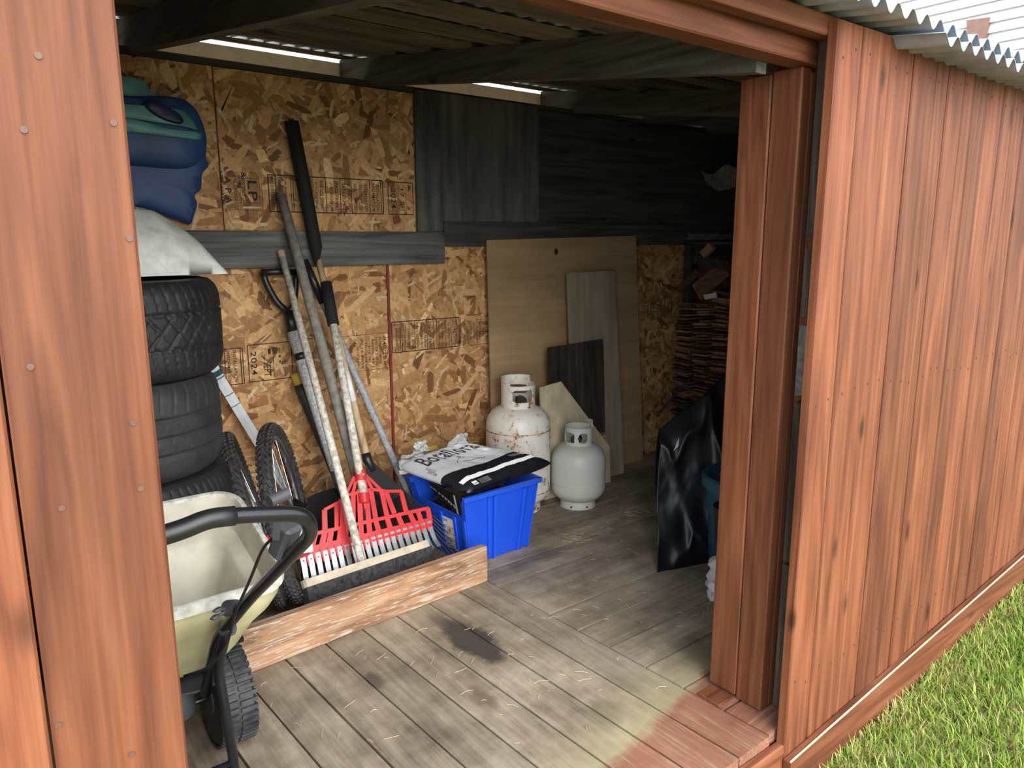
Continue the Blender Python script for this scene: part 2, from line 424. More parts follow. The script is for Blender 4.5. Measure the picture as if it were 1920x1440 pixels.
M['white_sack'] = plain('white_woven_sack', (0.66, 0.67, 0.66), 0.65, var=0.06, nscale=30, bumpy=0.1)
M['salt_bag'] = plain('translucent_salt_bag', (0.66, 0.67, 0.63), 0.42, var=0.10, nscale=18, bumpy=0.12)
M['black_bag'] = plain('black_bag_film', (0.014, 0.015, 0.018), 0.35)
M['vinyl_blue'] = plain('blue_vinyl', (0.018, 0.06, 0.19), 0.5, var=0.15, nscale=6, bumpy=0.1)
M['vinyl_navy'] = plain('navy_vinyl', (0.010, 0.022, 0.06), 0.5, var=0.15)
M['vinyl_teal'] = plain('teal_vinyl', (0.10, 0.26, 0.27), 0.4, var=0.2, nscale=6, bumpy=0.1)
M['brass'] = plain('valve_brass', (0.45, 0.34, 0.16), 0.4, metal=0.8)
M['cream_board'] = plain('cream_board', (0.56, 0.47, 0.32), 0.7, var=0.10, nscale=10)
M['metal_roof'] = plain('galvanised_roof_sheet', (0.30, 0.34, 0.38), 0.45, metal=0.35, var=0.12, nscale=9)
M['siding'] = plain('white_vinyl_siding', (0.55, 0.55, 0.54), 0.5, var=0.01)
M['brown_metal'] = plain('brown_flashing', (0.20, 0.10, 0.075), 0.5)
M['pale_fascia'] = plain('pale_grey_fascia', (0.74, 0.75, 0.76), 0.6, var=0.06)
M['straw'] = plain('dry_straw', (0.60, 0.50, 0.32), 0.8, rand=0.2)
M['leaf'] = plain('dry_leaf', (0.22, 0.09, 0.03), 0.8, var=0.2)
M['nail'] = plain('rusty_nail', (0.08, 0.035, 0.02), 0.7)
M['bright_nail'] = plain('screw_head', (0.11, 0.055, 0.035), 0.5)
M['soil'] = plain('soil_and_thatch', (0.22, 0.20, 0.085), 0.95, var=0.5, nscale=25, bumpy=0.5)
def grass_mat():
    m, nt, b = newmat('grass_blades')
    at = nd(nt, 'ShaderNodeAttribute', attribute_name='Col')
    nt.links.new(at.outputs['Color'], b.inputs['Base Color']); b.inputs['Roughness'].default_value = 0.6
    b.inputs['Specular IOR Level'].default_value = 0.2
    b.inputs['Transmission Weight'].default_value = 0.0
    return m
M['grass'] = grass_mat()

# lettering: a flat text outline turned into mesh
_FONT_CACHE = {}
def text_geo(s):
    if s in _FONT_CACHE: return _FONT_CACHE[s]
    cu = bpy.data.curves.new('t', 'FONT'); cu.body = s; cu.resolution_u = 3; cu.offset = 0.012; cu.space_character = 1.12
    o = bpy.data.objects.new('t', cu); COL.objects.link(o)
    dg = bpy.context.evaluated_depsgraph_get(); dg.update()
    me = bpy.data.meshes.new_from_object(o.evaluated_get(dg))
    V = [(v.co.x, v.co.y) for v in me.vertices]; F = [tuple(p.vertices) for p in me.polygons]
    bpy.data.objects.remove(o); bpy.data.curves.remove(cu); bpy.data.meshes.remove(me)
    if V:
        x0 = min(v[0] for v in V); x1 = max(v[0] for v in V); y0 = min(v[1] for v in V); y1 = max(v[1] for v in V)
        V = [((x-x0)/(x1-x0), (y-y0)/(y1-y0)) for x, y in V]
    _FONT_CACHE[s] = (V, F); return V, F
def lettering(s, fn, mat, parent, name='lettering', fine=0.0):
    """fn maps unit text box (0..1, 0..1) to the surface it is printed on"""
    V, F = text_geo(s)
    if fine:                                   # split long edges so the print can follow a curved bag
        import bmesh
        bm = bmesh.new(); vs = [bm.verts.new((x, y*0.25, 0)) for x, y in V]
        for f in F:
            try: bm.faces.new([vs[i] for i in f])
            except ValueError: pass
        for _ in range(4):
            bmesh.ops.triangulate(bm, faces=bm.faces)
            e = [e for e in bm.edges if e.calc_length() > fine]
            if not e: break
            bmesh.ops.subdivide_edges(bm, edges=e, cuts=1)
        bmesh.ops.triangulate(bm, faces=bm.faces)
        bm.verts.index_update()
        V = [(v.co.x, v.co.y*4) for v in bm.verts]; F = [tuple(v.index for v in f.verts) for f in bm.faces]; bm.free()
    return obj(name, ([fn(x, y) for x, y in V], F), mat, parent)

# ================================================================== STRUCTURE
YB = 3.36                                   # inside face of the back wall
XL, XR = -0.62, 4.62                        # side walls
YF = 1.085                                  # front edge of the deck
def zroof(y): return 1.985+0.142*(y-0.95)   # underside of the roof sheets

# ---- floor: two fields of decking, every board its own piece
fl = obj('floor', box(XL, XR, YF+0.03, YB+0.06, -0.20, -0.042), M['dark_x'])
tag(fl, 'worn grey plank floor of the shed with red paint at the doorway', 'floor', kind='structure')
SK = -0.045                                 # the front field runs slightly askew
seam_x = [1.775-0.1545*i for i in range(16)]
def fx(x, y): return x+SK*(y-1.85)
for i, xs in enumerate(seam_x):
    x1, x0 = xs-0.0036, xs-0.1545+0.0036
    y0 = YF-0.006*rng.random(); y1 = YB-0.001
    dz = -0.003*rng.random()
    if fx(x0, y0) < XL: break
    b = [(fx(x0, y0), y0), (fx(x1, y0), y0), (fx(x1, y1), y1), (fx(x0, y1), y1)]
    obj('floor_plank', hexa([(x, y, -0.040) for x, y in b], [(x, y, dz) for x, y in b]), M['deck_y'], fl)
ysm = [YF, 1.245, 1.40, 1.56, 1.73, 1.885, 2.045, 2.21, 2.365, 2.52, 2.675, 2.83, 2.985, 3.14, 3.295, YB]
for i in range(len(ysm)-1):
    y0, y1 = ysm[i]+0.0055, ysm[i+1]-0.0055
    tilt = 0.012
    xa0, xa1 = fx(1.7785, y0), fx(1.7785, y1)
    dz = -0.003*rng.random()
    t1 = tilt if 3 < i < 12 else 0.0
    b = [(xa0, y0), (XR, y0+t1), (XR, y1+(tilt if 3 <= i < 11 else 0.0)), (xa1, y1)]
    obj('floor_plank', hexa([(x, y, -0.040) for x, y in b], [(x, y, dz) for x, y in b]), M['deck_x'], fl)

dk = obj('trim_1', bbox(XL, 1.90, 1.055, 1.083, -0.36, -0.030), M['red_x'])
tag(dk, 'red stained fascia board under the front edge of the floor', 'trim', kind='structure')

# ---- back wall
wb = obj('wall_back', box(XL, XR, YB+0.012, YB+0.05, -0.04, 2.175), M['osb_core'])
tag(wb, 'back wall of strand board sheets with printed stamps', 'wall', kind='structure')
def strand_panel(x0, x1, z0, z1, dens, seed, sx0=None, sx1=None, parent=None):
    r = random.Random(seed)
    p = obj('strand_board_sheet', box(x0, x1, YB, YB+0.0118, z0, z1), M['osb_core'], parent or wb)
    sx0 = x0 if sx0 is None else sx0; sx1 = x1 if sx1 is None else sx1
    n = int((sx1-sx0)*(z1-z0)*dens)
    V, F, C = [], [], []
    tones = [((0.15, 0.068, 0.025), .06), ((0.25, 0.128, 0.050), .18), ((0.35, 0.20, 0.085), .34), ((0.42, 0.255, 0.115), .28), ((0.49, 0.32, 0.155), .13), ((0.58, 0.42, 0.23), .03)]
    for i in range(n):
        cx, cz = r.uniform(sx0, sx1), r.uniform(z0, z1)
        L = r.choice((0.5, 0.7, 1.0, 1.0, 1.2))*r.uniform(0.045, 0.10); w = r.uniform(0.006, 0.024)
        if i > n*0.965: L *= 0.45; w *= 0.35
        a = r.gauss(0.0, 0.75)+ (math.pi*0.5 if r.random() < 0.35 else 0)
        ca, sa = math.cos(a), math.sin(a)
        q = [(-L, -w*r.uniform(.4, 1)), (-L*r.uniform(.2, .8), -w), (L*r.uniform(.4, .9), -w*r.uniform(.8, 1)), (L, -w*r.uniform(.1, .9)), (L*r.uniform(.85, 1), w*r.uniform(.3, 1)), (L*r.uniform(0, .5), w), (-L*r.uniform(.6, 1), w*r.uniform(.5, 1))]
        t = r.random(); k = 0
        while t > tones[k][1] and k < 5: t -= tones[k][1]; k += 1
        c = tones[k][0]; f = r.uniform(0.82, 1.18); c = (c[0]*f*1.30, c[1]*f*1.22*r.uniform(.96, 1.04), c[2]*f*1.15, 1)
        if i > n*0.965: c = (0.60, 0.45, 0.26, 1)
        b0 = len(V); y = YB-0.0004-2.6e-6*i/ (n/1800.0 if n > 1800 else 1)
        for (px, pz) in q:
            V.append((min(max(cx+px*ca-pz*sa, x0), x1), y, min(max(cz+px*sa+pz*ca, z0), z1))); C.append(c)
        F.append(tuple(range(b0, b0+7)))
    o = obj('wood_strands', (V, F), M['osb'], p, cols=C); o['kind'] = 'stuff'
    return p
P1 = strand_panel(XL, 1.800, 0.0, 1.336, 2700, 1, 0.55)
P2 = strand_panel(1.816, 4.10, 0.0, 1.44, 2500, 2)
U1 = strand_panel(XL, 1.017, 1.338, 2.172, 2500, 3, 0.45)
U2 = strand_panel(1.024, 1.978, 1.338, 2.172, 2500, 4)
obj('red_edge_strip', box(1.8015, 1.8148, YB-0.009, YB+0.0118, 0.0, 1.33), M['red_edge'], wb)
gp = obj('grey_plywood_sheet', bbox(1.985, 2.785, YB-0.020, YB-0.004, 1.502, 2.192, 0.002), M['stained'], wb)
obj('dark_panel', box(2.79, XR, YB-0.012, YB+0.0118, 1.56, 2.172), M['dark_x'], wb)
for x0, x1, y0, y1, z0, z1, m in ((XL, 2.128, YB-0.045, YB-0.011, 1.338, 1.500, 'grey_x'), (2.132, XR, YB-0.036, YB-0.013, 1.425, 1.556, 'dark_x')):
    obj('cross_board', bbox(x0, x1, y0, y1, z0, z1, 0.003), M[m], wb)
obj('top_plate', bbox(XL, XR, YB+0.002, YB+0.05, 2.176, 2.205, 0.002), M['dark_x'], wb)
obj('wall_stud', bbox(4.10, 4.19, YB-0.06, YB, 0.0, 1.42, 0.003), M['dark_y'], wb)

# ---- stamps printed on the sheets: read downwards
def stamp(x0, x1, z0, z1, s, p):
    """one printed line, turned to read downwards: text height spans x0..x1, its length z1 down to z0"""
    lettering(s, lambda a, b: (x0+(x1-x0)*b, YB-0.0062, z1-(z1-z0)*a), M['ink'], p, 'printed_line')
def rule(x0, z0, x1, z1, w, p):
    a, b = Vector((x0, 0, z0)), Vector((x1, 0, z1)); d = (b-a).normalized(); n = Vector((-d.z, 0, d.x))*w*0.5
    q = [a+n, b+n, b-n, a-n]
    obj('printed_rule', ([(v.x, YB-0.0061, v.z) for v in q], [(0, 1, 2, 3)]), M['ink'], p)
def rbox(x0, x1, z0, z1, w, p):
    rule(x0, z0, x1, z0, w, p); rule(x0, z1, x1, z1, w, p); rule(x0, z0, x0, z1, w, p); rule(x1, z0, x1, z1, w, p)
def X(u, v=680): return ony(u, v, YB).x
# lower-left sheet
z0, z1 = 0.818, 0.988
rbox(X(412), X(455), z0+.002, z1-.005, .004, P1); rule(X(451), z0, X(451), z1-.005, .004, P1)
rule(X(421), z0+.004, X(421), z1-.008, .003, P1)
stamp(X(437), X(443), z0+.014, z1-.014, 'INSTALLATION', P1); stamp(X(425), X(431), z0+.012, z1-.016, 'INFORMATION', P1)
stamp(X(411), X(416), z0+.01, z1-.05, 'FOR PANELS', P1)
rbox(X(465), X(547), z0+.004, z1+.004, .004, P1); rule(X(512), z0+.02, X(512), z1-.01, .0025, P1)
stamp(X(470), X(481), z0+.035, z1-.028, '2024', P1); stamp(X(493), X(507), z0+.022, z0+.09, 'SEPT', P1)
stamp(X(490), X(497), z0+.10, z0+.125, '7', P1); stamp(X(503), X(508), z1-.045, z1-.02, '1', P1)
stamp(X(513), X(521), z1-.05, z1-.012, '&', P1); stamp(X(530), X(534), z1-.035, z1-.008, '(OSB)', P1)
stamp(X(523), X(526), z1-.09, z1-.055, '- -', P1); stamp(X(531), X(534), z0+.014, z0+.045, 'ITEM', P1)
stamp(X(549), X(557), z0+.075, z0+.118, 'OSB', P1)
rule(X(547), z1+.010, X(590), z1+.012, .003, P1); rule(X(588), z0+.03, X(588), z1+.01, .0018, P1)
rule(X(640), z1+.006, X(729), z1+.008, .0018, P1); rule(X(655), z0-.004, X(729), z0-.004, .0018, P1)
stamp(X(645), X(650), z0+.085, z0+.140, '2R40/20', P1); stamp(X(656), X(660), z0+.004, z1-.006, 'CONSTRUCTION SHEATHING', P1)
stamp(X(664), X(668), z0+.12, z1-.01, 'O86', P1); stamp(X(669), X(673), z0+.01, z0+.115, 'IN CATEGORY', P1)
stamp(X(675), X(681), z1-.045, z1-.012, '(PS)', P1); stamp(X(677), X(681), z0+.008, z0+.11, '16-40/20', P1)
stamp(X(684), X(688), z0+.01, z0+.14, 'THICKNESS', P1); stamp(X(690), X(694), z0+.03, z0+.12, '7/16 177', P1)
stamp(X(697), X(701), z0+.01, z1-.02, 'EXPOSURE 1', P1); stamp(X(704), X(708), z0+.015, z1-.01, 'SIZED FOR SPACING', P1)
stamp(X(711), X(715), z0+.02, z1-.012, 'BOND EXTERIOR', P1); stamp(X(718), X(724), z0+.045, z1-.035, '40/20', P1)
for zz in (z1-.02, z0+.022): stamp(X(719), X(724), zz-.012, zz+.012, '#', P1)
# lower-right sheet
z0, z1 = 0.888, 1.046
c = [X(u, 630) for u in (734, 750, 777, 800, 818, 845, 860)]
rbox(c[0], c[-1], z0, z1, .0045, P2)
for q in c[1:-1]: rule(q, z0, q, z1, .003, P2)
rule(c[1]+.008, z0, c[1]+.008, z1, .004, P2); rule(c[-1]+.008, z0+.002, c[-1]+.008, z1, .004, P2)
stamp(c[0]+.02, c[0]+.032, z0+.018, z1-.03, 'STRENGTH AXIS', P2); stamp(c[0]+.036, c[0]+.048, z0+.018, z1-.03, 'THIS DIRECTION', P2)
for zz in (z0+.010, z1-.016): stamp(c[0]+.006, c[0]+.046, zz-.005, zz+.005, '<>', P2)
w = (c[2]-c[1])/3.4
for k, s in enumerate(('CE COTE EN DESSOUS', 'ESTE LADO ABAJO', 'THIS SIDE DOWN')):
    stamp(c[1]+.016+k*w, c[1]+.016+k*w+w*0.62, z0+.006+.004*k, z1-.008-.006*k, s, P2)
w = (c[3]-c[2])/3.2
for k, s in enumerate(('3/4 IN SERVICES', 'JOINT SPACING', 'SPACE PANELS')):
    stamp(c[2]+.008+k*w, c[2]+.008+k*w+w*0.6, z0+.008+.004*k, z1-.01-.006*k, s, P2)
stamp(c[3]+.008, c[3]+.026, z0+.008, z1-.012, '253.620.7400', P2); stamp(c[3]+.034, c[3]+.044, z0+.01, z1-.012, 'TECHNICAL HELP', P2)
w = (c[5]-c[4])/4.3
for k, s in enumerate(('REFER TO APPROVED', 'CODE REPORTS FOR', 'INSTALLATION', 'FOLLOW LOCAL CODE')):
    stamp(c[4]+.007+k*w, c[4]+.007+k*w+w*0.55, z0+.008, z1-.012-.012*(k % 2), s, P2)
stamp(c[5]+.026, c[5]+.042, z0+.014, z1-.014, 'INSTALLATION', P2); stamp(c[5]+.006, c[5]+.022, z0+.014, z1-.018, 'INFORMATION', P2)
xr = X(872, 620)
rule(xr-.006, z0+.004, xr-.006, z1+.004, .0015, P2); rule(xr, z1+.006, X(916, 620), z1+.012, .0018, P2); rule(xr, z0-.004, X(916, 620), z0, .0018, P2)
for k, (s, a, b) in enumerate((('OSB 11.9', .03, .09), ('RATED SHEATHING', .03, .10), ('SIZED FOR', .03, .12), ('EXPOSURE TYPE 1', .01, .14), ('THICKNESS', .03, .14), ('15/32', .05, .11), ('24 1/2  20', .02, .13))):
    stamp(xr+.006+.021*k, xr+.019+.021*k, z0+a, z0+b, s, P2)
# upper sheet
z0, z1 = 1.585, 1.745
c = [X(u, 360) for u in (503, 547, 578, 610, 637, 658, 692, 713)]
rbox(X(503, 360), X(717, 365), z0, z1, .0045, U2)
for q in (X(517, 360), X(545, 360), X(549, 360), c[3], c[4], c[5], c[6], c[7]): rule(q, z0, q, z1, .0032, U2)
stamp(X(507, 360), X(513, 360), z0+.006, z1-.01, 'MADE IN CANADA', U2); stamp(X(521, 360), X(527, 360), z0+.04, z1-.01, '1-800-648', U2)
stamp(X(533, 360), X(537, 360), z0+.03, z1-.014, 'FOR QUESTIONS', U2)
for k, (u, s) in enumerate(((580, 'CE COTE EN DESSOUS'), (589, 'ESTE LADO ABAJO'), (599, 'THIS SIDE DOWN'), (617, 'JOINT SPACING 3 MM'), (627, 'SPACE PANELS'), (641, '253.620.7400'), (651, 'TECHNICAL HELP'), (662, 'REFER TO APPROVED'), (672, 'CODE REPORTS FOR'), (682, 'INSTALLATION'), (696, 'INFORMATION'), (704, 'INSTALLATION'))):
    stamp(X(u, 365), X(u+6, 365), z0+.008+.004*(k % 3), z1-.012-.01*(k % 2), s, U2)
rbox(X(727, 372), X(773, 372), z0, z1-.004, .004, U2)
stamp(X(732, 372), X(741, 372), z0+.03, z1-.035, '2024', U2); stamp(X(749, 372), X(757, 372), z0+.015, z0+.065, 'SEPT', U2)
stamp(X(750, 372), X(756, 372), z0+.085, z0+.125, '17', U2); stamp(X(764, 372), X(769, 372), z1-.05, z1-.012, '&', U2); rule(X(760, 372), z0+.01, X(760, 372), z1-.02, .002, U2)
rbox(X(413, 355), X(490, 355), z0+.004, z1+.004, .001, U2)
stamp(X(464, 355), X(481, 355), z0+.045, z1-.030, 'LP', U2); rbox(X(458, 355), X(486, 355), z0+.035, z1-.02, .0018, U2)
stamp(X(452, 355), X(458, 355), z1-.095, z1-.02, 'BUILDING', U2); stamp(X(453, 355), X(462, 355), z1-.02, z1+.006, '&', U2)
stamp(X(421, 355), X(433, 355), z0+.030, z1-.018, 'A P A', U2); stamp(X(438, 355), X(444, 355), z0+.005, z1-.01, 'BOIS CANADA LTD', U2); stamp(X(446, 355), X(451, 355), z0+.03, z1-.01, 'QUEBEC CANADA', U2)
stamp(X(414, 355), X(418, 355), z0+.02, z1-.01, 'UNTREATED', U2)
# far end of the back wall, mostly dark
z0, z1 = 0.93, 1.08
for k in range(9): stamp(3.70+.034*k, 3.722+.034*k, z0+.006*(k % 3), z1-.008*(k % 2), ('THIS SIDE DOWN', 'INSTALLATION', 'EXPOSURE 1', 'SIZED FOR SPACING')[k % 4], P2)
for xx in (3.69, 3.80, 3.96): rule(xx, z0-.004, xx, z1+.004, .004, P2)

# ---- side walls (inside of the shed)
wl = obj('wall_left', box(XL-0.04, XL, 1.10, YB+0.05, -0.2, 2.2), M['osb_core']); tag(wl, 'plain board side wall at the tyre end of the shed', 'wall', kind='structure')
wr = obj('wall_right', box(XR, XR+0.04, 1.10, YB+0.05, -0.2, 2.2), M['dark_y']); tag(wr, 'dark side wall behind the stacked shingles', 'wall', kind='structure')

# ---- roof: rafters, purlins, corrugated sheets
ce = thing('ceiling', 'open roof of dark rafters and flat purlins under corrugated sheets', 'roof', (2.0, 2.0, 2.0), kind='structure')
def zraf(y): return zroof(y)-0.145
for xa in (-0.45, 0.70, 1.74, 3.06, 3.68, 4.29):
    ya, yb = 1.215, 3.66
    q = [(xa, ya), (xa+0.045, ya), (xa+0.045, yb), (xa, yb)]
    obj('rafter', hexa([(x, y, zraf(y)) for x, y in q], [(x, y, zroof(y)-0.021) for x, y in q]), M['dark_y'], ce)
for yc in [1.30+0.30*i for i in range(7)]+[3.24, 3.60]:
    y0, y1 = yc, yc+0.165 if yc < 3.2 else yc+(0.10 if yc < 3.5 else 0.045)
    q = [(XL, y0), (XR, y0), (XR, y1), (XL, y1)]
    obj('purlin', hexa([(x, y, zroof(y)-0.020) for x, y in q], [(x, y, zroof(y)-0.001) for x, y in q]), M['purlin'], ce)
def corrug(x0, x1, y0, y1, dz, amp, per, ph=0.0):
    n = int((x1-x0)/per*14); 
    V, F = [], []
    for i in range(n+1):
        x = x0+(x1-x0)*i/n; h = amp*math.sin(2*math.pi*(x-ph)/per)
        for y in (y0, y1):
            V += [(x, y, zroof(y)+dz+amp+h), (x, y, zroof(y)+dz+amp+h+0.0016)]
    for i in range(n):
        a, b = 4*i, 4*(i+1)
        F += [(a, a+2, b+2, b), (a+1, b+1, b+3, a+3), (a, b, b+1, a+1), (a+2, a+3, b+3, b+2)]
    F += [(0, 1, 3, 2), (4*n, 4*n+2, 4*n+3, 4*n+1)]
    return V, F
for x0, x1, d in ((-0.9, 0.35, 0.0), (0.29, 1.55, 0.002), (1.50, 2.72, 0.0), (2.66, 3.90, 0.002), (3.84, 5.0, 0.0)):
    obj('roof_sheet', corrug(x0, x1, 0.95, 3.78, d, 0.0145, 0.0762), M['metal_roof'], ce, smooth=True)
for x0, x1, d in ((2.10, 2.60, -0.040), (2.57, 3.4, -0.043), (3.36, 4.6, -0.040)):
    obj('roof_sheet', corrug(x0, x1, 0.915, 1.055, d, 0.0145, 0.0762, 0.03), M['metal_roof'], ce, smooth=True)
# eave at the back: pale board just short of the sheets, so daylight shows above it
obj('eave_board', box(XL-0.2, XR+0.2, 3.665, 3.685, 2.10, zroof(3.675)-0.036), M['pale_fascia'], ce)

# ---- front: left wall boards beside the doorway
wfl = thing('wall_front_left', 'red stained vertical boards at the open doorway, next to the hopper spreader', 'wall', (-0.3, 1.07, -0.3), kind='structure')
xs = [0.212, 0.049, -0.10, -0.25, -0.40, -0.55, -0.70, -0.85]
for i in range(len(xs)-1):
    o = obj('wall_plank', bbox(xs[i+1]+0.002, xs[i]-0.001, 1.05+(0.004 if i == 1 else 0), 1.072, -0.42, 2.02, 0.004), M['red_z'], wfl)
for u, v in ((57, 688), (250, 793), (264, 916), (116, 953), (72, 104), (243, 447), (45, 243), (247, 1415), (110, 1360), (213, 230)):
    p = ony(u, v, 1.0485); obj('screw_head', disc(p+Vector((0, .0012, 0)), (0, 1, 0), 0.0042, 0.003, 10), M['bright_nail'], wfl)
obj('door_stud', bbox(0.10, 0.20, 1.074, 1.16, -0.03, 1.895, 0.004), M['red_z'], wfl)
obj('corner_post', bbox(-0.66, -0.56, 1.074, 1.16, -0.3, 1.95, 0.004), M['red_z'], wfl)

# ---- front: right wall boards
wfr = thing('wall_front_right', 'red stained vertical plank wall above the lawn, right of the open doorway', 'wall', (3.2, 1.07, -0.2), kind='structure')
pts = [1.838, 1.962, 2.112, 2.247, 2.390, 2.475, 2.585, 2.665, 2.775, 2.905, 3.00, 3.105, 3.225, 3.35, 3.475, 3.60, 3.725, 3.85, 3.975, 4.10, 4.225, 4.35, 4.475, 4.60, 4.70]
def zsk(x): return -0.062+0.088*(x-1.92)          # top of the skirt board follows the ground
for i in range(len(pts)-1):
    gp_ = 0.0036 if i % 2 else 0.0022; x0, x1 = pts[i]+gp_, pts[i+1]-(0.0022 if i % 2 else 0.0036); y0 = 1.050+rng.choice((0, 0.002, 0.004)); z1 = 1.990-0.004*rng.random()
    b = 0.003
    V = []
    for x, s in ((x0, 1), (x1, -1)):
        V += [(x, y0+b*1.4, zsk(x)-0.16), (x+s*b, y0, zsk(x)-0.16), (x, 1.080, zsk(x)-0.16), (x, y0+b*1.4, z1), (x+s*b, y0, z1), (x, 1.080, z1)]
    obj('wall_plank', hull(V), M['red_z'], wfr)
    for zz in (1.91, 1.02, 0.16):
        for dx in (0.25, 0.75):
            if x1-x0 < 0.09 and dx > .5: continue
            p = Vector((x0+(x1-x0)*dx, y0-0.0005, zz+rng.uniform(-.02, .02)))
            obj('nail_head', disc(p, (0, 1, 0), 0.0035, 0.002, 8), M['nail'], wfr)
for (a, bq, m) in ((1.95, 2.03, 'red_z'), (2.60, 2.68, 'dark_y'), (3.5, 3.58, 'dark_y'), (4.52, 4.60, 'dark_y')):
    obj('wall_stud', bbox(a, bq, 1.0815, 1.165, -0.035, 1.975, 0.003), M[m], wfr)
for z in (0.55, 1.22): obj('wall_girt', bbox(2.685, 4.515, 1.0815, 1.13, z, z+0.09, 0.003), M['dark_x'], wfr)
for k, z in enumerate((0.05, 0.52, 1.02, 1.24, 1.46)):
    obj('grey_spacer', bbox(1.885, 1.945, 1.090+0.004*(k % 2), 1.130, z, z+(0.46, 0.48, 0.20, 0.19, 0.50)[k], 0.002), M['grey_x' if k == 2 else 'old_z'], wfr)
x0, x1 = 1.835, 4.72
def skirt(y0, y1, top, bot, m, nm):
    q = lambda z: [(x0, y0, zsk(x0)+z), (x1, y0, zsk(x1)+z), (x1, y1, zsk(x1)+z), (x0, y1, zsk(x0)+z)]
    return obj(nm, hexa(q(bot), q(top)), m, wfr)
skirt(1.026, 1.0495, 0.0, -0.145, M['red_x'], 'skirt_board')
skirt(1.0255, 1.030, 0.0035, 0.0002, M['cream_board'], 'caulk_line')

# ---- doorway jamb and header
jb = thing('door_1', 'red stained timber jamb and header around the open doorway', 'door frame', (1.92, 1.26, 0.0), kind='structure')
obj('jamb_plank', bbox(1.880, 1.925, 1.168, 1.258, 0.004, 1.905, 0.004), M['red_z'], jb)
obj('jamb_plank', bbox(1.878, 1.925, 1.2595, 1.360, 0.012, 1.900, 0.004), M['red_z'], jb)
obj('jamb_trim', bbox(1.9265, 1.955, 1.170, 1.36, 0.002, 1.897, 0.004), M['red_z'], jb)
obj('jamb_post', bbox(1.957, 2.035, 1.1665, 1.30, 0.002, 2.0, 0.006), M['red_z'], jb)
obj('threshold_block', bbox(1.80, 1.876, 1.262, 1.345, 0.001, 0.010, 0.002), M['red_x'], jb)
obj('header_beam', bbox(XL, 1.955, 1.142, 1.212, 1.905, 2.02, 0.004), M['red_x'], jb)
obj('header_beam', bbox(1.957, XR, 1.167, 1.212, 2.001, 2.02, 0.001), M['dark_x'], jb)
obj('wall_plate', bbox(XL-0.1, 4.72, 1.0815, 1.125, 1.955, 2.005, 0.003), M['red_x'], jb)

# ================================================================== THINGS, LEFT SIDE
# ---- weathered kick board standing on edge in front of the tools
def kick():
    a, b = Vector((0.24, 2.335, 0)), Vector((1.747, 2.429, 0)); d = (b-a).normalized(); n = Vector((-d.y, d.x, 0))
    Mx = Matrix((d, n, Vector((0, 0, 1)))).transposed().to_4x4(); Mx.translation = a
    L = (b-a).length
    g = bbox(0, L, 0, 0.040, 0.0, 0.163, 0.005)
    return tag(obj('kick_board', xf(g, Mx), M['kick']), 'weathered brown and white flaking board standing on edge before the garden tools', 'board')
kick()

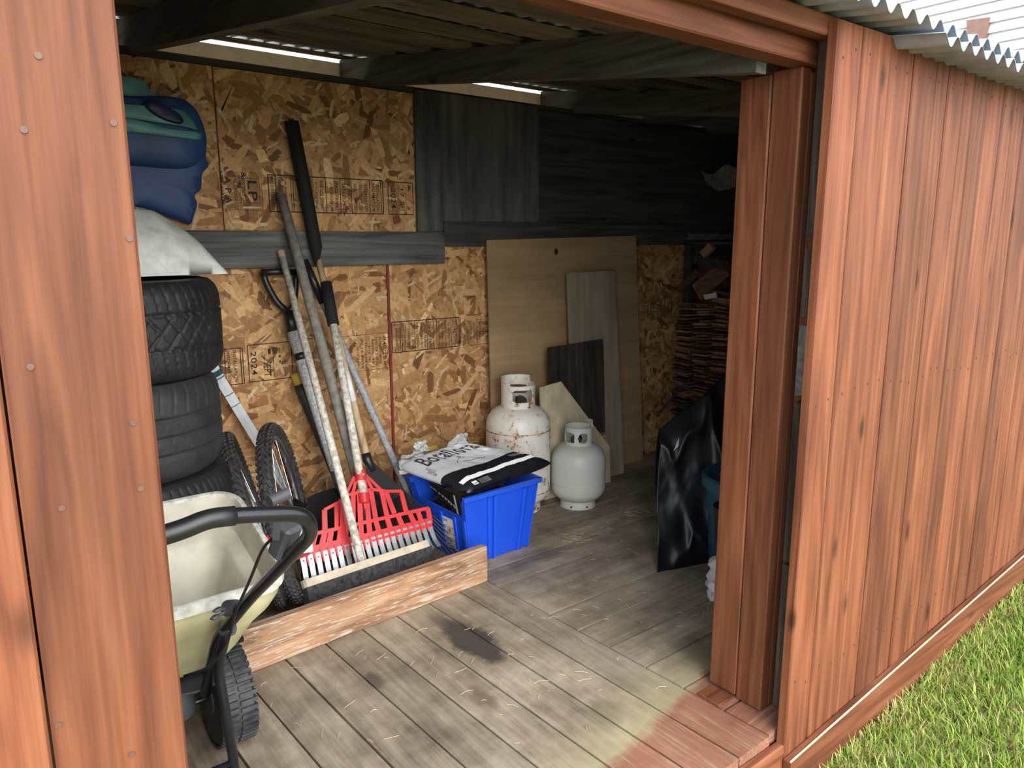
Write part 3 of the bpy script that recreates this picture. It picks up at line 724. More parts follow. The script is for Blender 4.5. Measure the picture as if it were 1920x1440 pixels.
# ---- stack of car tyres
TC = Vector((0.451, 2.74, 0.0)); TR = 0.330
def tyre(z0, z1, kind, label, mat, off=(0, 0), lean=(0, 0)):
    root = thing('car_tire', label, 'tire', (TC.x+off[0], TC.y+off[1], z0), 'car tires in the stack')
    h = z1-z0; seg = 432; R = TR
    # profile around the section: outer tread in the middle, sidewalls, bead
    prof = []
    nt_ = 54
    for i in range(nt_+1):
        t = -1+2*i/nt_
        z = 0.5*h+t*h*0.485
        r = R-0.030*abs(t)**7-0.004*t*t
        prof.append((r, z, t))
    V, F = [], []
    def groove(th, t):
        a = th*R
        d = 0.0
        if kind == 'winter':
            for c in (-0.36, 0.36):
                if abs(t-c+0.01*math.sin(th*60)) < 0.03: d = 0.010
            if abs(t) > 0.36:
                ph = (a*(1/0.034)+ (abs(t)-0.36)*0.9*(1 if t > 0 else -1)) % 1.0
                if ph < 0.12: d = max(d, 0.007)
            else:
                for sgn in (1, -1):
                    ph = (a*(1/0.062)+sgn*t*1.5+0.25*sgn*math.sin(t*3)) % 1.0
                    if ph < 0.10: d = max(d, 0.009)
                ph = (a*(1/0.015)+t*0.8) % 1.0
                if ph < 0.12: d = max(d, 0.0012)
        elif kind == 'worn':
            for c in (-0.42, -0.05, 0.32):
                if abs(t-c) < 0.03: d = 0.010
            if t > 0.42:
                ph = (a*(1/0.046)-(t-0.42)**2*1.5) % 1.0
                if ph < 0.09 and t < 0.93: d = max(d, 0.006)
            else:
                ph = (a*(1/0.05)+t*1.2) % 1.0
                if ph < 0.10 and (t*6) % 1.0 < 0.35: d = max(d, 0.003)
        else:
            for c in (-0.30, 0.25):
                if abs(t-c) < 0.03: d = 0.010
            if t > 0.36 and t < 0.92:
                ph = (a*(1/0.030)+t*0.7) % 1.0
                if ph < 0.16: d = max(d, 0.006)
        return d
    n = len(prof)
    for k in range(seg):
        th = 2*math.pi*k/seg; c, s = math.cos(th), math.sin(th)
        for r, z, t in prof:
            rr = r-groove(th, t); V.append((rr*c, rr*s, z))
    for k in range(seg):
        k2 = (k+1) % seg
        for i in range(n-1): F.append((k*n+i, k2*n+i, k2*n+i+1, k*n+i+1))
    T = Matrix.Translation((TC.x+off[0], TC.y+off[1], z0)) @ Matrix.Rotation(lean[0], 4, 'X') @ Matrix.Rotation(lean[1], 4, 'Y') @ Matrix.Rotation(0.6, 4, 'Z')
    obj('tread', xf((V, F), T), mat, root, smooth=2)
    r0 = prof[0][0]-groove(0, -1)
    for sgn in (0, 1):
        zz = h*0.5+(h*0.485 if sgn else -h*0.485); q = 1 if sgn else -1
        pr = [(r0+0.0005, zz), (r0-0.02, zz+q*0.004), (R*0.80, zz+q*0.004), (R*0.72, zz-q*0.002), (R*0.66, zz-q*0.018), (R*0.63, zz-q*0.05), (R*0.66, zz-q*0.07), (R*0.85, zz-q*0.06)]
        obj('sidewall', lathe(pr if sgn else pr[::-1], 96, T), mat, root, smooth=2)
    return root
tyre(1.016, 1.335, 'winter', 'black car tire with a V-grooved tread, topmost of the stack under the white bag', M['rubber'], (0.006, 0.0))
tyre(0.692, 1.016, 'worn', 'dusty grey car tire with straight grooves, second from the top of the stack', M['rubber_grey'], (-0.018, 0.004))
tyre(0.345, 0.692, 'ribbed', 'black car tire with ribbed shoulder blocks, second from the floor in the stack', M['rubber'], (0.0, 0.0))
tyre(0.0, 0.345, 'worn', 'black car tire at the bottom of the stack on the floor', M['rubber'], (-0.01, 0.0))

# ---- pillow shaped bags
def pillow(c, up, dn, nu=40, nv=40, wr=0.006, seed=0, p=2.6, freq=6.0, flat_bottom=False, nrm=None, cpin=0.0):
    """c: four corners a(0,0) b(1,0) c(1,1) d(0,1). returns surface function and geometry"""
    c = [Vector(v) for v in c]
    N = Vector(nrm) if nrm else (c[1]-c[0]).cross(c[3]-c[0]).normalized()
    def base(u, v): return c[0]*(1-u)*(1-v)+c[1]*u*(1-v)+c[2]*u*v+c[3]*(1-u)*v
    def prof(u, v):
        a, b = abs(2*u-1), abs(2*v-1)
        return ((1-a**p)*(1-b**p))**0.55
    ctr = base(.5, .5)
    def pt(u, v, s):
        q = base(u, v); h = prof(u, v)
        # sides pull in between the corners
        pin = cpin*((2*u-1)*(2*v-1))**6+0.06*(abs(2*u-1)**6*(1-(2*v-1)**2)+abs(2*v-1)**6*(1-(2*u-1)**2))
        q = q+(ctr-q)*pin
        w = wr*fbm(u*freq+seed, v*freq*0.8, seed*1.7, 4)
        rad = wr*1.3*math.sin((u*1.0+v*0.35)*34+3*fbm(u*3, v*3, seed))*max(0.0, 1-h)*0.8
        if s > 0: return q+N*(up*h+w*(0.2+h)+rad*h)
        return q-N*((dn*h) if not flat_bottom else dn*min(1, h*1.6))
    V, F, UV = [], [], []
    w = nv+1
    for s in (1, -1):
        for i in range(nu+1):
            for j in range(nv+1):
                V.append(pt(i/nu, j/nv, s)); UV.append((i/nu, j/nv))
    o = (nu+1)*w
    for i in range(nu):
        for j in range(nv):
            a = i*w+j; F.append((a, a+w, a+w+1, a+1)); F.append((o+a, o+a+1, o+a+w+1, o+a+w))
    edge = [i*w for i in range(nu+1)]+[nu*w+j for j in range(1, nv+1)]+[i*w+nv for i in range(nu-1, -1, -1)]+[j for j in range(nv-1, 0, -1)]
    for k in range(len(edge)):
        a, b = edge[k], edge[(k+1) % len(edge)]; F.append((a, o+a, o+b, b))
    return (V, F, UV), (lambda u, v, e=0.0012: pt(u, v, 1)+N*e)

# salt bag on the tyres, one corner sticking out to the right
bg_root = thing('white_bag', 'plump white plastic bag of salt lying on the topmost tire', 'bag', (0.47, 2.72, 1.335))
cs = [(0.20, 2.48, 1.345), (0.80, 2.60, 1.345), (0.76, 3.02, 1.345), (0.16, 2.98, 1.345)]
(gV, gF, gUV), sf = pillow(cs, 0.235, 0.0, 48, 40, 0.008, 3, p=1.9)
obj('bag_body', (gV, gF), M['salt_bag'], bg_root, smooth=2, uv=gUV)
lettering('SAC DE 18 KG - 40 LBS', lambda a, b: sf(0.40+0.42*a, 0.63+0.030*b+0.03*a, 0.002), M['ink'], bg_root)
lettering('WARM 6 | 64 63 cm', lambda a, b: sf(0.30+0.36*a, 0.30+0.03*b, 0.002), M['ink'], bg_root)
obj('fold_crease', tube([sf(.42+.03*k, .30+.012*k, .004) for k in range(7)], [.001, .003, .004, .0045, .004, .003, .001], 8), M['salt_bag'], bg_root, smooth=True)

# ---- folded blue and teal vinyl hanging on the wall above the tyres
vn = thing('folded_vinyl', 'folded blue and teal vinyl float hanging on the strand board above the tires', 'pool float', (0.65, 3.30, 1.50))
def puff(px, y, th, mat, name, cy=None, bulge=0.03):
    P = [ony(u, v, y) for u, v in px]
    cx = sum(p.x for p in P)/len(P); cz = sum(p.z for p in P)/len(P)
    # smooth the outline
    n = len(P); out = []
    for i in range(n):
        p0, p1, p2, p3 = P[i-1], P[i], P[(i+1) % n], P[(i+2) % n]
        for k in range(4):
            t = k/4; out.append(0.5*((2*p1)+(p2-p0)*t+(2*p0-5*p1+4*p2-p3)*t*t+(3*p1-p0-3*p2+p3)*t**3))
    m = len(out); V, F = [], []
    rings = [(1.0, 0.0), (0.985, 0.45), (0.95, 0.75), (0.86, 0.95), (0.6, 1.03), (0.3, 1.05)]
    for s, h in rings:
        for k, q in enumerate(out):
            x = cx+(q.x-cx)*s; z = cz+(q.z-cz)*s
            V.append((x, y-th*h-bulge*0.3*fbm(x*7, z*7, y), z))
    for r in range(len(rings)-1):
        for k in range(m): F.append((r*m+k, r*m+(k+1) % m, (r+1)*m+(k+1) % m, (r+1)*m+k))
    F.append(tuple((len(rings)-1)*m+k for k in range(m)))
    b0 = len(V)
    for q in out: V.append((q.x, y, q.z))
    F.append(tuple(range(b0, b0+m))[::-1]); 
    for k in range(m): F.append((b0+k, b0+(k+1) % m, (k+1) % m, k))
    F = [f[::-1] for f in F]
    return obj(name, (V, F), mat, vn, smooth=True)
puff([(150, 130), (225, 143), (268, 155), (282, 178), (300, 182), (300, 210), (150, 215)], 3.310, 0.05, M['vinyl_teal'], 'upper_fold')
puff([(130, 330), (150, 250), (240, 250), (372, 264), (384, 275), (383, 295), (388, 312), (376, 327), (374, 355), (362, 368), (367, 385), (362, 405), (356, 421), (338, 416), (250, 390), (150, 400)], 3.318, 0.06, M['vinyl_blue'], 'lower_flap')
puff([(130, 180), (240, 182), (300, 181), (340, 188), (362, 206), (376, 232), (384, 260), (381, 284), (350, 316), (240, 310), (130, 300)], 3.255, 0.07, M['vinyl_blue'], 'middle_fold')
puff([(130, 190), (240, 196), (330, 205), (352, 215), (366, 237), (368, 246), (340, 240), (240, 226), (130, 216)], 3.190, 0.035, M['vinyl_teal'], 'teal_band')
puff([(130, 218), (240, 224), (300, 240), (360, 248), (376, 252), (372, 264), (340, 262), (240, 250), (130, 245)], 3.190, 0.045, M['vinyl_teal'], 'teal_welt')
puff([(272, 190), (300, 196), (330, 212), (342, 226), (336, 234), (310, 228), (286, 216), (270, 202)], 3.165, 0.035, M['vinyl_navy'], 'dark_patch')

# ---- two loose knobby bicycle wheels
def bike_wheel(B, up, r, azi, label, cassette):
    """B floor contact, up the leaning direction of the wheel"""
    up = Vector(up).normalized(); ctr = Vector(B)+up*r
    h = Vector((math.sin(azi), math.cos(azi), 0)); h = (h-up*h.dot(up)).normalized(); ax = h.cross(up).normalized()
    root = thing('bicycle_wheel', label, 'wheel', B, 'loose bicycle wheels')
    def P(a, rr, off=0.0): return ctr+h*(math.cos(a)*rr)+up*(math.sin(a)*rr)+ax*off
    def ring(prof, seg, mat, name, smooth=True):
        V, F = [], []; n = len(prof)
        for k in range(seg):
            a = 2*math.pi*k/seg
            for rr, o in prof: V.append(P(a, rr, o))
        for k in range(seg):
            for i in range(n):
                j = (i+1) % n; F.append((k*n+i, k*n+j, ((k+1) % seg)*n+j, ((k+1) % seg)*n+i))
        return obj(name, (V, F), mat, root, smooth=smooth)
    tr = 0.027; rc = r-tr-0.004
    ty = ring([(rc+tr*math.cos(a), tr*1.05*math.sin(a)) for a in [2*math.pi*k/12 for k in range(12)]], 96, M['knob_rubber'], 'tire')
    # tread knobs: one mesh of small blocks under the tyre
    V, F = [], []
    N = 78
    for k in range(N):
        for col, (lat, ln, wd) in enumerate(((-1.02, .016, .008), (-0.50, .018, .010), (0.0, .015, .012), (0.50, .018, .010), (1.02, .016, .008))):
            a = 2*math.pi*(k+(0.5 if col % 2 else 0))/N
            rad = rc+(tr+0.0005)*math.cos(lat); o = (tr+0.0005)*1.05*math.sin(lat)
            er = (P(a, 1)-ctr).normalized(); nr = (er*math.cos(lat)+ax*math.sin(lat)).normalized(); tg = nr.cross(ax).normalized()
            if tg.length < .5: continue
            bx = tg.cross(nr).normalized(); c0 = P(a, rad, o)
            sk = 0.5 if col in (1,) else (-0.5 if col == 3 else 0)
            t2 = (tg+bx*sk).normalized()
            b = [c0+t2*(ln/2*sx)+bx*(wd/2*sy)-nr*0.002 for sx, sy in ((-1, -1), (1, -1), (1, 1), (-1, 1))]
            tp = [c0+t2*(ln/2.5*sx)+bx*(wd/2.5*sy)+nr*0.0055 for sx, sy in ((-1, -1), (1, -1), (1, 1), (-1, 1))]
            g = hexa(b, tp); n0 = len(V); V += g[0]; F += [tuple(i+n0 for i in q) for q in g[1][1:]]
    kn = obj('tread_knobs', (V, F), M['knob_rubber'], ty); kn['kind'] = 'stuff'
    ri = rc-tr*0.75
    ring([(ri+0.006, -0.013), (ri-0.012, -0.011), (ri-0.019, -0.004), (ri-0.019, 0.004), (ri-0.012, 0.011), (ri+0.006, 0.013)], 96, M['alu'], 'rim')
    obj('hub', cat_geo(tube([ctr-ax*0.035, ctr+ax*0.035], 0.013, 16), disc(ctr-ax*0.030, ax, 0.026, 0.004, 20), disc(ctr+ax*0.030, ax, 0.026, 0.004, 20)), M['alu'], root, smooth=True)
    obj('axle', tube([ctr-ax*0.062, ctr+ax*0.075], 0.005, 8), M['black_metal'], root)
    for k in range(28):
        sgn = 1 if k % 2 else -1; a = 2*math.pi*k/28
        a2 = a+(0.9 if (k//2) % 2 else -0.9)
        obj('spoke', tube([P(a2, 0.023, sgn*0.030), P(a, ri-0.018, sgn*0.003)], 0.0011, 6), M['spoke'], root)
    if cassette:
        for k in range(8):
            rr = 0.052-0.0040*k; o = 0.036+0.0045*k
            teeth = []
            n = 40
            for i in range(n):
                a = 2*math.pi*i/n; q = rr+(0.003 if i % 2 else 0)
                teeth.append((math.cos(a)*q, math.sin(a)*q))
            obj('sprocket', extrude(teeth, 0.0022, frame(ctr+ax*o, h, up)), M['black_metal'], root)
    return root
bike_wheel((1.085, 2.800, 0.004), (-0.17, 0.03, 0.985), 0.372, math.radians(27), 'knobby bicycle wheel with alloy rim and black sprockets, between the tires and the red rake', True)
bike_wheel((0.985, 2.835, 0.004), (-0.24, 0.03, 0.97), 0.368, math.radians(16), 'knobby bicycle wheel leaning next to the tire stack, without sprockets', False)

# ---- hockey stick shaft behind the tyres and wheel
hk = thing('hockey_stick', 'white hockey stick shaft with dark teal graphics leaning behind the bicycle wheels', 'hockey stick', (1.12, 3.19, 0.0))
a, b = ony(345, 600, 3.335), ony(476, 815, 3.27)
d = (b-a).normalized(); e = a+d*((0.012-a.z)/d.z)
obj('shaft', tube([a-d*0.05, e], [0.022, 0.022], 4, flat=0.62, up=(1, 0, 0)), M['white_gloss'], hk)
def band(t0, t1, mat, nm, rr=0.0228, tw=0.0):
    obj(nm, tube([a.lerp(e, t0), a.lerp(e, t1)], [rr, rr], 4, flat=0.62, up=(1, 0, 0)), mat, hk)
band(0.10, 0.225, M['teal_print'], 'dark_teal_print')
for t0, t1 in ((0.125, 0.132), (0.185, 0.205)): band(t0, t1, M['white_gloss'], 'white_flash', 0.0232)
for t0, t1 in ((0.232, 0.236), (0.30, 0.303), (0.345, 0.348)): band(t0, t1, M['teal_print'], 'printed_mark', 0.0229)
bl = e+Vector((0.0, 0, 0.0)); 
obj('blade', extrude([(0, 0), (0.24, 0.0), (0.27, 0.03), (0.26, 0.065), (0, 0.06)], 0.012, frame(e+Vector((-0.01, -0.006, -0.010)), (1, 0.12, 0.0), (0, 0, 1))), M['black_matte'], hk)

# ---- broadcast spreader
sp = thing('seed_spreader', 'cream hopper lawn spreader with black tube handle and ribbed wheels beside the doorway post', 'spreader', (0.42, 2.05, 0.0))
# hopper: rounded-rectangle loops from rim to bottom, tipped a little to the front
def rrect(cx, cy, hx, hy, rad, n=6):
    out = []
    for (sx, sy, a0) in ((1, 1, 0), (-1, 1, 90), (-1, -1, 180), (1, -1, 270)):
        for k in range(n+1):
            a = math.radians(a0+90*k/n); out.append((cx+sx*(hx-rad)+rad*math.cos(a), cy+sy*(hy-rad)+rad*math.sin(a)))
    return out
def zrim(y): return 0.555+0.30*(y-1.86)
HCX, HCY = 0.448, 2.075
def hop_loop(hx, hy, rad, dz, s=1.0):
    return [(x, y, (zrim(y) if dz is None else 0) + (dz or 0) if dz is None else zrim(y)*s+dz) for x, y in rrect(HCX, HCY, hx, hy, rad)]
def loopmesh(loops, capbot=False, flip=False):
    m = len(loops[0]); V = [v for l in loops for v in l]; F = []
    for i in range(len(loops)-1):
        for k in range(m): F.append((i*m+k, i*m+(k+1) % m, (i+1)*m+(k+1) % m, (i+1)*m+k))
    if capbot: F.append(tuple((len(loops)-1)*m+k for k in range(m)))
    if flip: F = [f[::-1] for f in F]
    return V, F
L = lambda hx, hy, rad, s, dz: [(x, y, zrim(y)*s+dz) for x, y in rrect(HCX, HCY, hx-0.006, hy, rad)]
outer = [L(.225, .222, .075, 1, -.004), L(.218, .215, .07, 1, -.055), L(.200, .195, .07, 1, -.10), L(.165, .16, .06, .9, -.095), L(.12, .115, .05, .6, -.01), L(.075, .07, .04, .4, .04)]
inner = [L(.214, .211, .068, 1, -.004), L(.198, .194, .064, 1, -.085), L(.165, .160, .055, 1, -.095), L(.155, .150, .05, 1, -.105), L(.135, .13, .05, .85, -.07), L(.09, .085, .045, .6, .01), L(.06, .055, .035, .42, .06)]
obj('hopper_outside', loopmesh(outer, True, True), M['cream_yellow'], sp, smooth=True)
obj('hopper_inside', loopmesh(inner, True, False), M['cream_plastic'], sp, smooth=True)
rim = [L(.214, .211, .068, 1, -.004), L(.216, .213, .07, 1, .004), L(.224, .221, .075, 1, .006), L(.231, .228, .078, 1, .002), L(.232, .229, .078, 1, -.022), L(.225, .222, .075, 1, -.024)]
obj('hopper_rim', loopmesh(rim, False, True), M['white_rim'], sp, smooth=True)
# frame, wheels
AX = Vector((0, 2.08, 0.145))
def sp_wheel(xc, label=None):
    w = obj('wheel', lathe([(0.05, -0.045), (0.128, -0.050), (0.140, -0.040), (0.140, 0.040), (0.128, 0.050), (0.05, 0.045), (0.05, -0.045)], 60, Matrix.Translation((xc, AX.y, AX.z)) @ Matrix.Rotation(math.pi/2, 4, 'Y')), M['rough_wheel'], sp, smooth=True)
    V, F = [], []
    for k in range(44):
        a = 2*math.pi*k/44; c, s = math.cos(a), math.sin(a); nr = Vector((0, c, s)); tg = Vector((0, -s, c)); o = Vector((xc, AX.y, AX.z))
        for x0, x1 in ((-0.050, -0.004), (0.004, 0.050)):
            ph = 0.5 if x0 > 0 else 0
            sh = tg*(0.013*ph)
            b = [o+nr*0.136+Vector((x, 0, 0))+tg*t+sh for x, t in ((x0, -.0068), (x1, -.0068), (x1, .0068), (x0, .0068))]
            tt = [o+nr*0.1465+Vector((x, 0, 0))+tg*t+sh for x, t in ((x0, -.0052), (x1, -.0052), (x1, .0052), (x0, .0052))]
            g = hexa(b, tt); n0 = len(V); V += g[0]; F += [tuple(i+n0 for i in q) for q in g[1]]
    obj('tread_ribs', (V, F), M['rough_wheel'], w)
    obj('hub_cap', disc((xc, AX.y, AX.z), (1, 0, 0), 0.05, 0.10, 24), M['dark_grey_plastic'], w, smooth=True)
sp_wheel(0.535); sp_wheel(0.225)
obj('axle', tube([(0.17, AX.y, AX.z), (0.592, AX.y, AX.z)], 0.008, 10), M['black_metal'], sp)
obj('gear_box', lathe([(0.0, 0.13), (0.05, 0.135), (0.055, 0.20), (0.04, 0.235), (0.0, 0.235)], 20, Matrix.Translation((HCX-0.05, HCY, 0.0))), M['dark_grey_plastic'], sp, smooth=True)
obj('spinner_plate', lathe([(0.0, 0.236), (0.10, 0.238), (0.10, 0.243), (0.0, 0.243)], 28, Matrix.Translation((HCX, HCY, 0.0))), M['dark_grey_plastic'], sp, smooth=True)
TR_ = 0.0150
hx1, hx0 = 0.520, 0.02
def side_tube(xb, xt, s):
    return bend([(xb, 1.995, 0.11), (xb, 1.945, 0.36), (xt, 1.34, 0.90), (xt-s*0.02, 1.30, 0.945), (xt-s*0.10, 1.295, 0.958)], 0.06, 6)
right = [ony(385, 1300, 1.98), ony(408, 1195, 1.84), ony(470, 1120, 1.68), ony(586, 1000, 1.345), ony(572, 962, 1.30), ony(450, 966, 1.30), ony(390, 972, 1.30), ony(335, 996, 1.30), Vector((0.20, 1.30, 0.952))]
left = [Vector((0.24-(p.x-0.24)*1.0, p.y, p.z)) for p in right[:-1]]
hp = bend(right, 0.045, 6)
obj('handle_tube', tube(hp, TR_, 16), M['black_metal'], sp, smooth=2)
lp = bend([Vector((0.20, 1.30, 0.952))]+left[::-1], 0.045, 6)
obj('handle_tube', tube(lp, TR_, 16), M['black_metal'], sp, smooth=2)
g0 = bend([ony(440, 967, 1.30), ony(390, 972, 1.30), ony(335, 996, 1.30), Vector((0.10, 1.30, 0.952))], 0.045, 5)
obj('handle_grip', tube(g0, 0.0178, 16), M['black_plastic'], sp, smooth=2)
# stand legs in front of the wheels
lg = bend([ony(428, 1170, 1.80), ony(408, 1250, 1.86), ony(425, 1350, 1.85), onz(438, 1425, 0.06)+Vector((0, .0, 0)), onz(440, 1462, 0.008)], 0.05, 6)
obj('stand_leg', tube(lg, 0.0135, 14), M['black_metal'], sp, smooth=2)
lg2 = [Vector((0.80-p.x-0.12, p.y, p.z)) for p in lg]
obj('stand_leg', tube(lg2, 0.0135, 14), M['black_metal'], sp, smooth=2)
obj('stand_bar', tube([lg[-4], lg2[-4]], 0.010, 10), M['black_metal'], sp, smooth=2)
obj('cross_brace', tube([ony(433, 1155, 1.80), (0.50, 2.02, 0.335)], 0.010, 10), M['black_metal'], sp, smooth=2)
obj('frame_bar', tube([(0.25, 2.02, 0.33), (0.58, 2.02, 0.33)], 0.011, 12), M['black_metal'], sp, smooth=2)
# clamp with wing bolts
cl = ony(434, 1140, 1.755)
obj('clamp', disc(cl, (0.5, -0.75, 0.2), 0.020, 0.03, 18), M['dark_grey_plastic'], sp, smooth=True); obj('clamp', disc(ony(427, 1180, 1.795), (0.5, -0.75, 0.2), 0.016, 0.03, 18), M['dark_grey_plastic'], sp, smooth=True)
for (u, v) in ((409, 1143), (404, 1157)):
    p = ony(u, v, 1.745); obj('wing_bolt', xf(lathe([(0, -.006), (.006, -.005), (.009, 0), (.006, .005), (0, .006)], 12), frame(p, (1, 0.2, 0.1), (0, 1, 0)) @ Matrix.Diagonal((1.6, 1, 0.8, 1))), M['dark_grey_plastic'], sp, smooth=True)
    obj('bolt_shank', tube([p, cl], 0.004, 8), M['dark_grey_plastic'], sp)
# control cable, lever and flow gauge on the handle
cb = bend([ony(522, 1004, 1.455), ony(494, 1022, 1.52), ony(470, 1085, 1.60), ony(440, 1150, 1.72), ony(430, 1200, 1.78), ony(398, 1250, 1.84), ony(345, 1268, 1.90)], 0.06, 6)
obj('control_cable', tube(cb, 0.0036, 8), M['black_plastic'], sp, smooth=2)
gz = ony(548, 1010, 1.49)
obj('gauge_box', xf(bbox(-0.020, 0.028, -0.02, 0.02, -0.045, 0.045, 0.008), frame(ony(532, 1012, 1.47), (0.93, 0.36, 0), (0.0, -0.5, 0.86)) @ Matrix.Rotation(math.pi/2, 4, 'X')), M['dark_grey_plastic'], sp)
obj('gauge_face', xf(bbox(0.0, 0.045, -0.003, 0.003, -0.038, 0.038, 0.002), frame(ony(545, 1008, 1.52), (0.93, -0.30, 0), (0.0, 0.5, 0.86)) @ Matrix.Rotation(math.pi/2, 4, 'X')), M['pale_shaft'], sp)
obj('lever_arm', tube([ony(522, 1010, 1.46), ony(524, 950, 1.44)], [0.013, 0.012], 4, flat=0.5), M['dark_grey_plastic'], sp)
lv = ony(522, 933, 1.42); lva = Vector((0.95, 0.25, 0.12)).normalized()
obj('lever_knob', tube([lv-lva*0.022, lv+lva*0.022], 0.0125, 20), M['dark_grey_plastic'], sp, smooth=True)

# ================================================================== GARDEN TOOLS
def pole(name, pts, r, mat, root, seg=14):
    return obj(name, tube(pts, r, seg), mat, root, smooth=2)

# ---- push broom, bristles down behind the kick board
br = thing('push_broom', 'push broom with worn white pole, pale block and dark bristles behind the kick board', 'broom', (1.24, 2.52, 0.0))
hl, hr = Vector((0.972, 2.560, 0.150)), Vector((1.545, 2.585, 0.160)); hd = (hr-hl).normalized()
Mb = frame(hl, hd, (0, 0.86, -0.50)); HL = (hr-hl).length
outl = [(0.02, -0.032), (HL-0.02, -0.032)]+[(HL-0.02+0.022*math.sin(a), -0.032*math.cos(a)) for a in (0.5, 1.0, 1.57, 2.1, 2.6)]+[(HL-0.02, 0.032), (0.02, 0.032)]+[(0.02-0.022*math.sin(a), 0.032*math.cos(a)) for a in (0.5, 1.0, 1.57, 2.1, 2.6)]
obj('block', extrude(outl, 0.030, Mb), M['broom_block'], br)
V, F = [], []
r = random.Random(11)
Mi = Mb
def brp(a, b, h):   # a along, b across, h down from the block
    p = Mi @ Vector((a, b, 0)); dn = (Mi.to_3x3() @ Vector((0, 0, -1)))
    q = p+dn*h; q.z = max(q.z, 0.004); return q
core = hexa([brp(0.012, -0.026, 0.128), brp(HL-0.012, -0.026, 0.128), brp(HL-0.012, 0.030, 0.135), brp(0.012, 0.030, 0.135)],
            [brp(0.008, -0.026, 0.0), brp(HL-0.008, -0.026, 0.0), brp(HL-0.008, 0.028, 0.0), brp(0.008, 0.028, 0.0)])
obj('bristle_core', core, M['bristle'], br)
for i in range(5200):
    a = r.uniform(0.002, HL-0.002); b = r.choice((-1, -1, -1, 1))*r.uniform(0.024, 0.031)
    if r.random() < 0.15: a = r.choice((0.004, HL-0.004)); b = r.uniform(-0.03, 0.03)
    h = r.uniform(0.118, 0.140); p0 = brp(a, b, 0.0); p1 = brp(a+r.uniform(-.012, .012), b*1.25+r.uniform(-.006, .006), h); p1.z = max(p1.z, 0.003)
    w = Vector((0.0007, 0, 0)); n0 = len(V); V += [p0-w, p0+w, p1+w*0.6, p1-w*0.6]; F.append((n0, n0+1, n0+2, n0+3))
o = obj('bristles', (V, F), M['bristle'], br); o['kind'] = 'stuff'
hb = Mb @ Vector((HL*0.455, 0.0, 0.022)); ht = ony(528, 477, 3.288)
pole('handle', [hb, hb.lerp(ht, .5), ht], [0.0175, 0.0165, 0.0155], M['worn_white'], br)
obj('handle_end', disc(ht, ht-hb, 0.0162, 0.03, 14), M['handle_wood'], br, smooth=True)

# ---- wide red rake with steel tines
rk = thing('leaf_rake', 'wide red plastic rake with flat steel tines behind the push broom', 'rake', (1.27, 2.60, 0.0))
RP0 = Vector((1.2, 2.575, 0.0)); RN = Vector((0, -1, 0.56)).normalized(); RY = Vector((0, 0.56, 1)).normalized()
MR = frame(RP0, (1, 0, 0), RY); MRi = MR.inverted()
def rl(zx, zy):
    p = MRi @ onpl(540+zx/4.966, 860+zy/4.966, RP0, RN); return Vector((p.x, p.y))
def strip(a, b, w0, w1, t0, t1):
    a, b = Vector(a), Vector(b); d = (b-a).normalized(); n = Vector((-d.y, d.x))
    q = [a-n*w0/2, b-n*w1/2, b+n*w1/2, a+n*w0/2]
    return hexa([MR @ Vector((v.x, v.y, t0)) for v in q], [MR @ Vector((v.x, v.y, t1)) for v in q])
G = []
def ribs(lst, w0, w1, t0, t1):
    for (a, b, c, d) in lst: G.append(strip(rl(a, b), rl(c, d), w0, w1, t0, t1))
ribs([(185, 872, 1330, 592)], .040, .040, 0.0, 0.008)
ribs([(245, 702, 1305, 462)], .015, .015, 0.0, 0.009)
ribs([(330, 482, 530, 375), (525, 348, 780, 288), (760, 288, 905, 306), (890, 308, 1050, 306)], .013, .013, 0.0, 0.009)
ribs([(205, 870, 252, 700), (300, 850, 340, 685), (372, 830, 400, 665), (470, 805, 488, 645), (530, 790, 535, 635), (600, 775, 600, 612), (680, 755, 672, 595), (760, 735, 745, 570), (850, 712, 805, 552), (958, 688, 912, 530), (1072, 655, 1010, 512), (1182, 630, 1120, 492), (1245, 615, 1200, 480), (1320, 600, 1297, 462)], .025, .022, 0.001, 0.007)
ribs([(340, 685, 335, 480), (455, 655, 450, 415), (490, 645, 490, 380), (535, 635, 530, 350), (600, 612, 602, 310), (672, 595, 655, 290), (745, 570, 722, 285), (810, 552, 765, 290), (915, 530, 865, 300), (985, 512, 905, 308), (1095, 495, 1047, 308)], .023, .021, 0.001, 0.007)
ribs([(530, 350, 612, 170), (602, 310, 640, 150), (722, 285, 700, 150), (865, 300, 712, 150), (780, 290, 706, 150)], .014, .012, 0.001, 0.008)
ribs([(655, 470, 668, 330), (720, 470, 705, 330)], .016, .016, 0.001, 0.010)
obj('rake_frame', cat_geo(*G), M['red_plastic'], rk)
s0, s1 = rl(668, 215), rl(660, 120); s2, s3 = rl(700, 420), rl(692, 330)
obj('socket', cat_geo(tube([MR @ Vector((*s0, .012)), MR @ Vector((*s1, .012))], 0.0235, 18), tube([MR @ Vector((*s2, .012)), MR @ Vector((*s3, .012))], 0.0225, 18), tube([MR @ Vector((*rl(645, 30), .004)), MR @ Vector((*rl(655, 130), .004))], [.010, .024], 14)), M['red_plastic'], rk, smooth=True)
obj('socket_screw', disc(MR @ Vector((*rl(672, 165), .034)), RN, 0.005, 0.004, 12), M['alu'], rk)
hb2 = MR @ Vector((*rl(690, 325), .012)); ht2 = ony(612, 535, 3.195)
pole('handle', [hb2, hb2.lerp(ht2, .5), ht2], 0.0175, M['worn_white'], rk)
pole('foam_grip', [hb2.lerp(ht2, 0.80), ht2+(ht2-hb2).normalized()*0.012], 0.0260, M['black_matte'], rk)
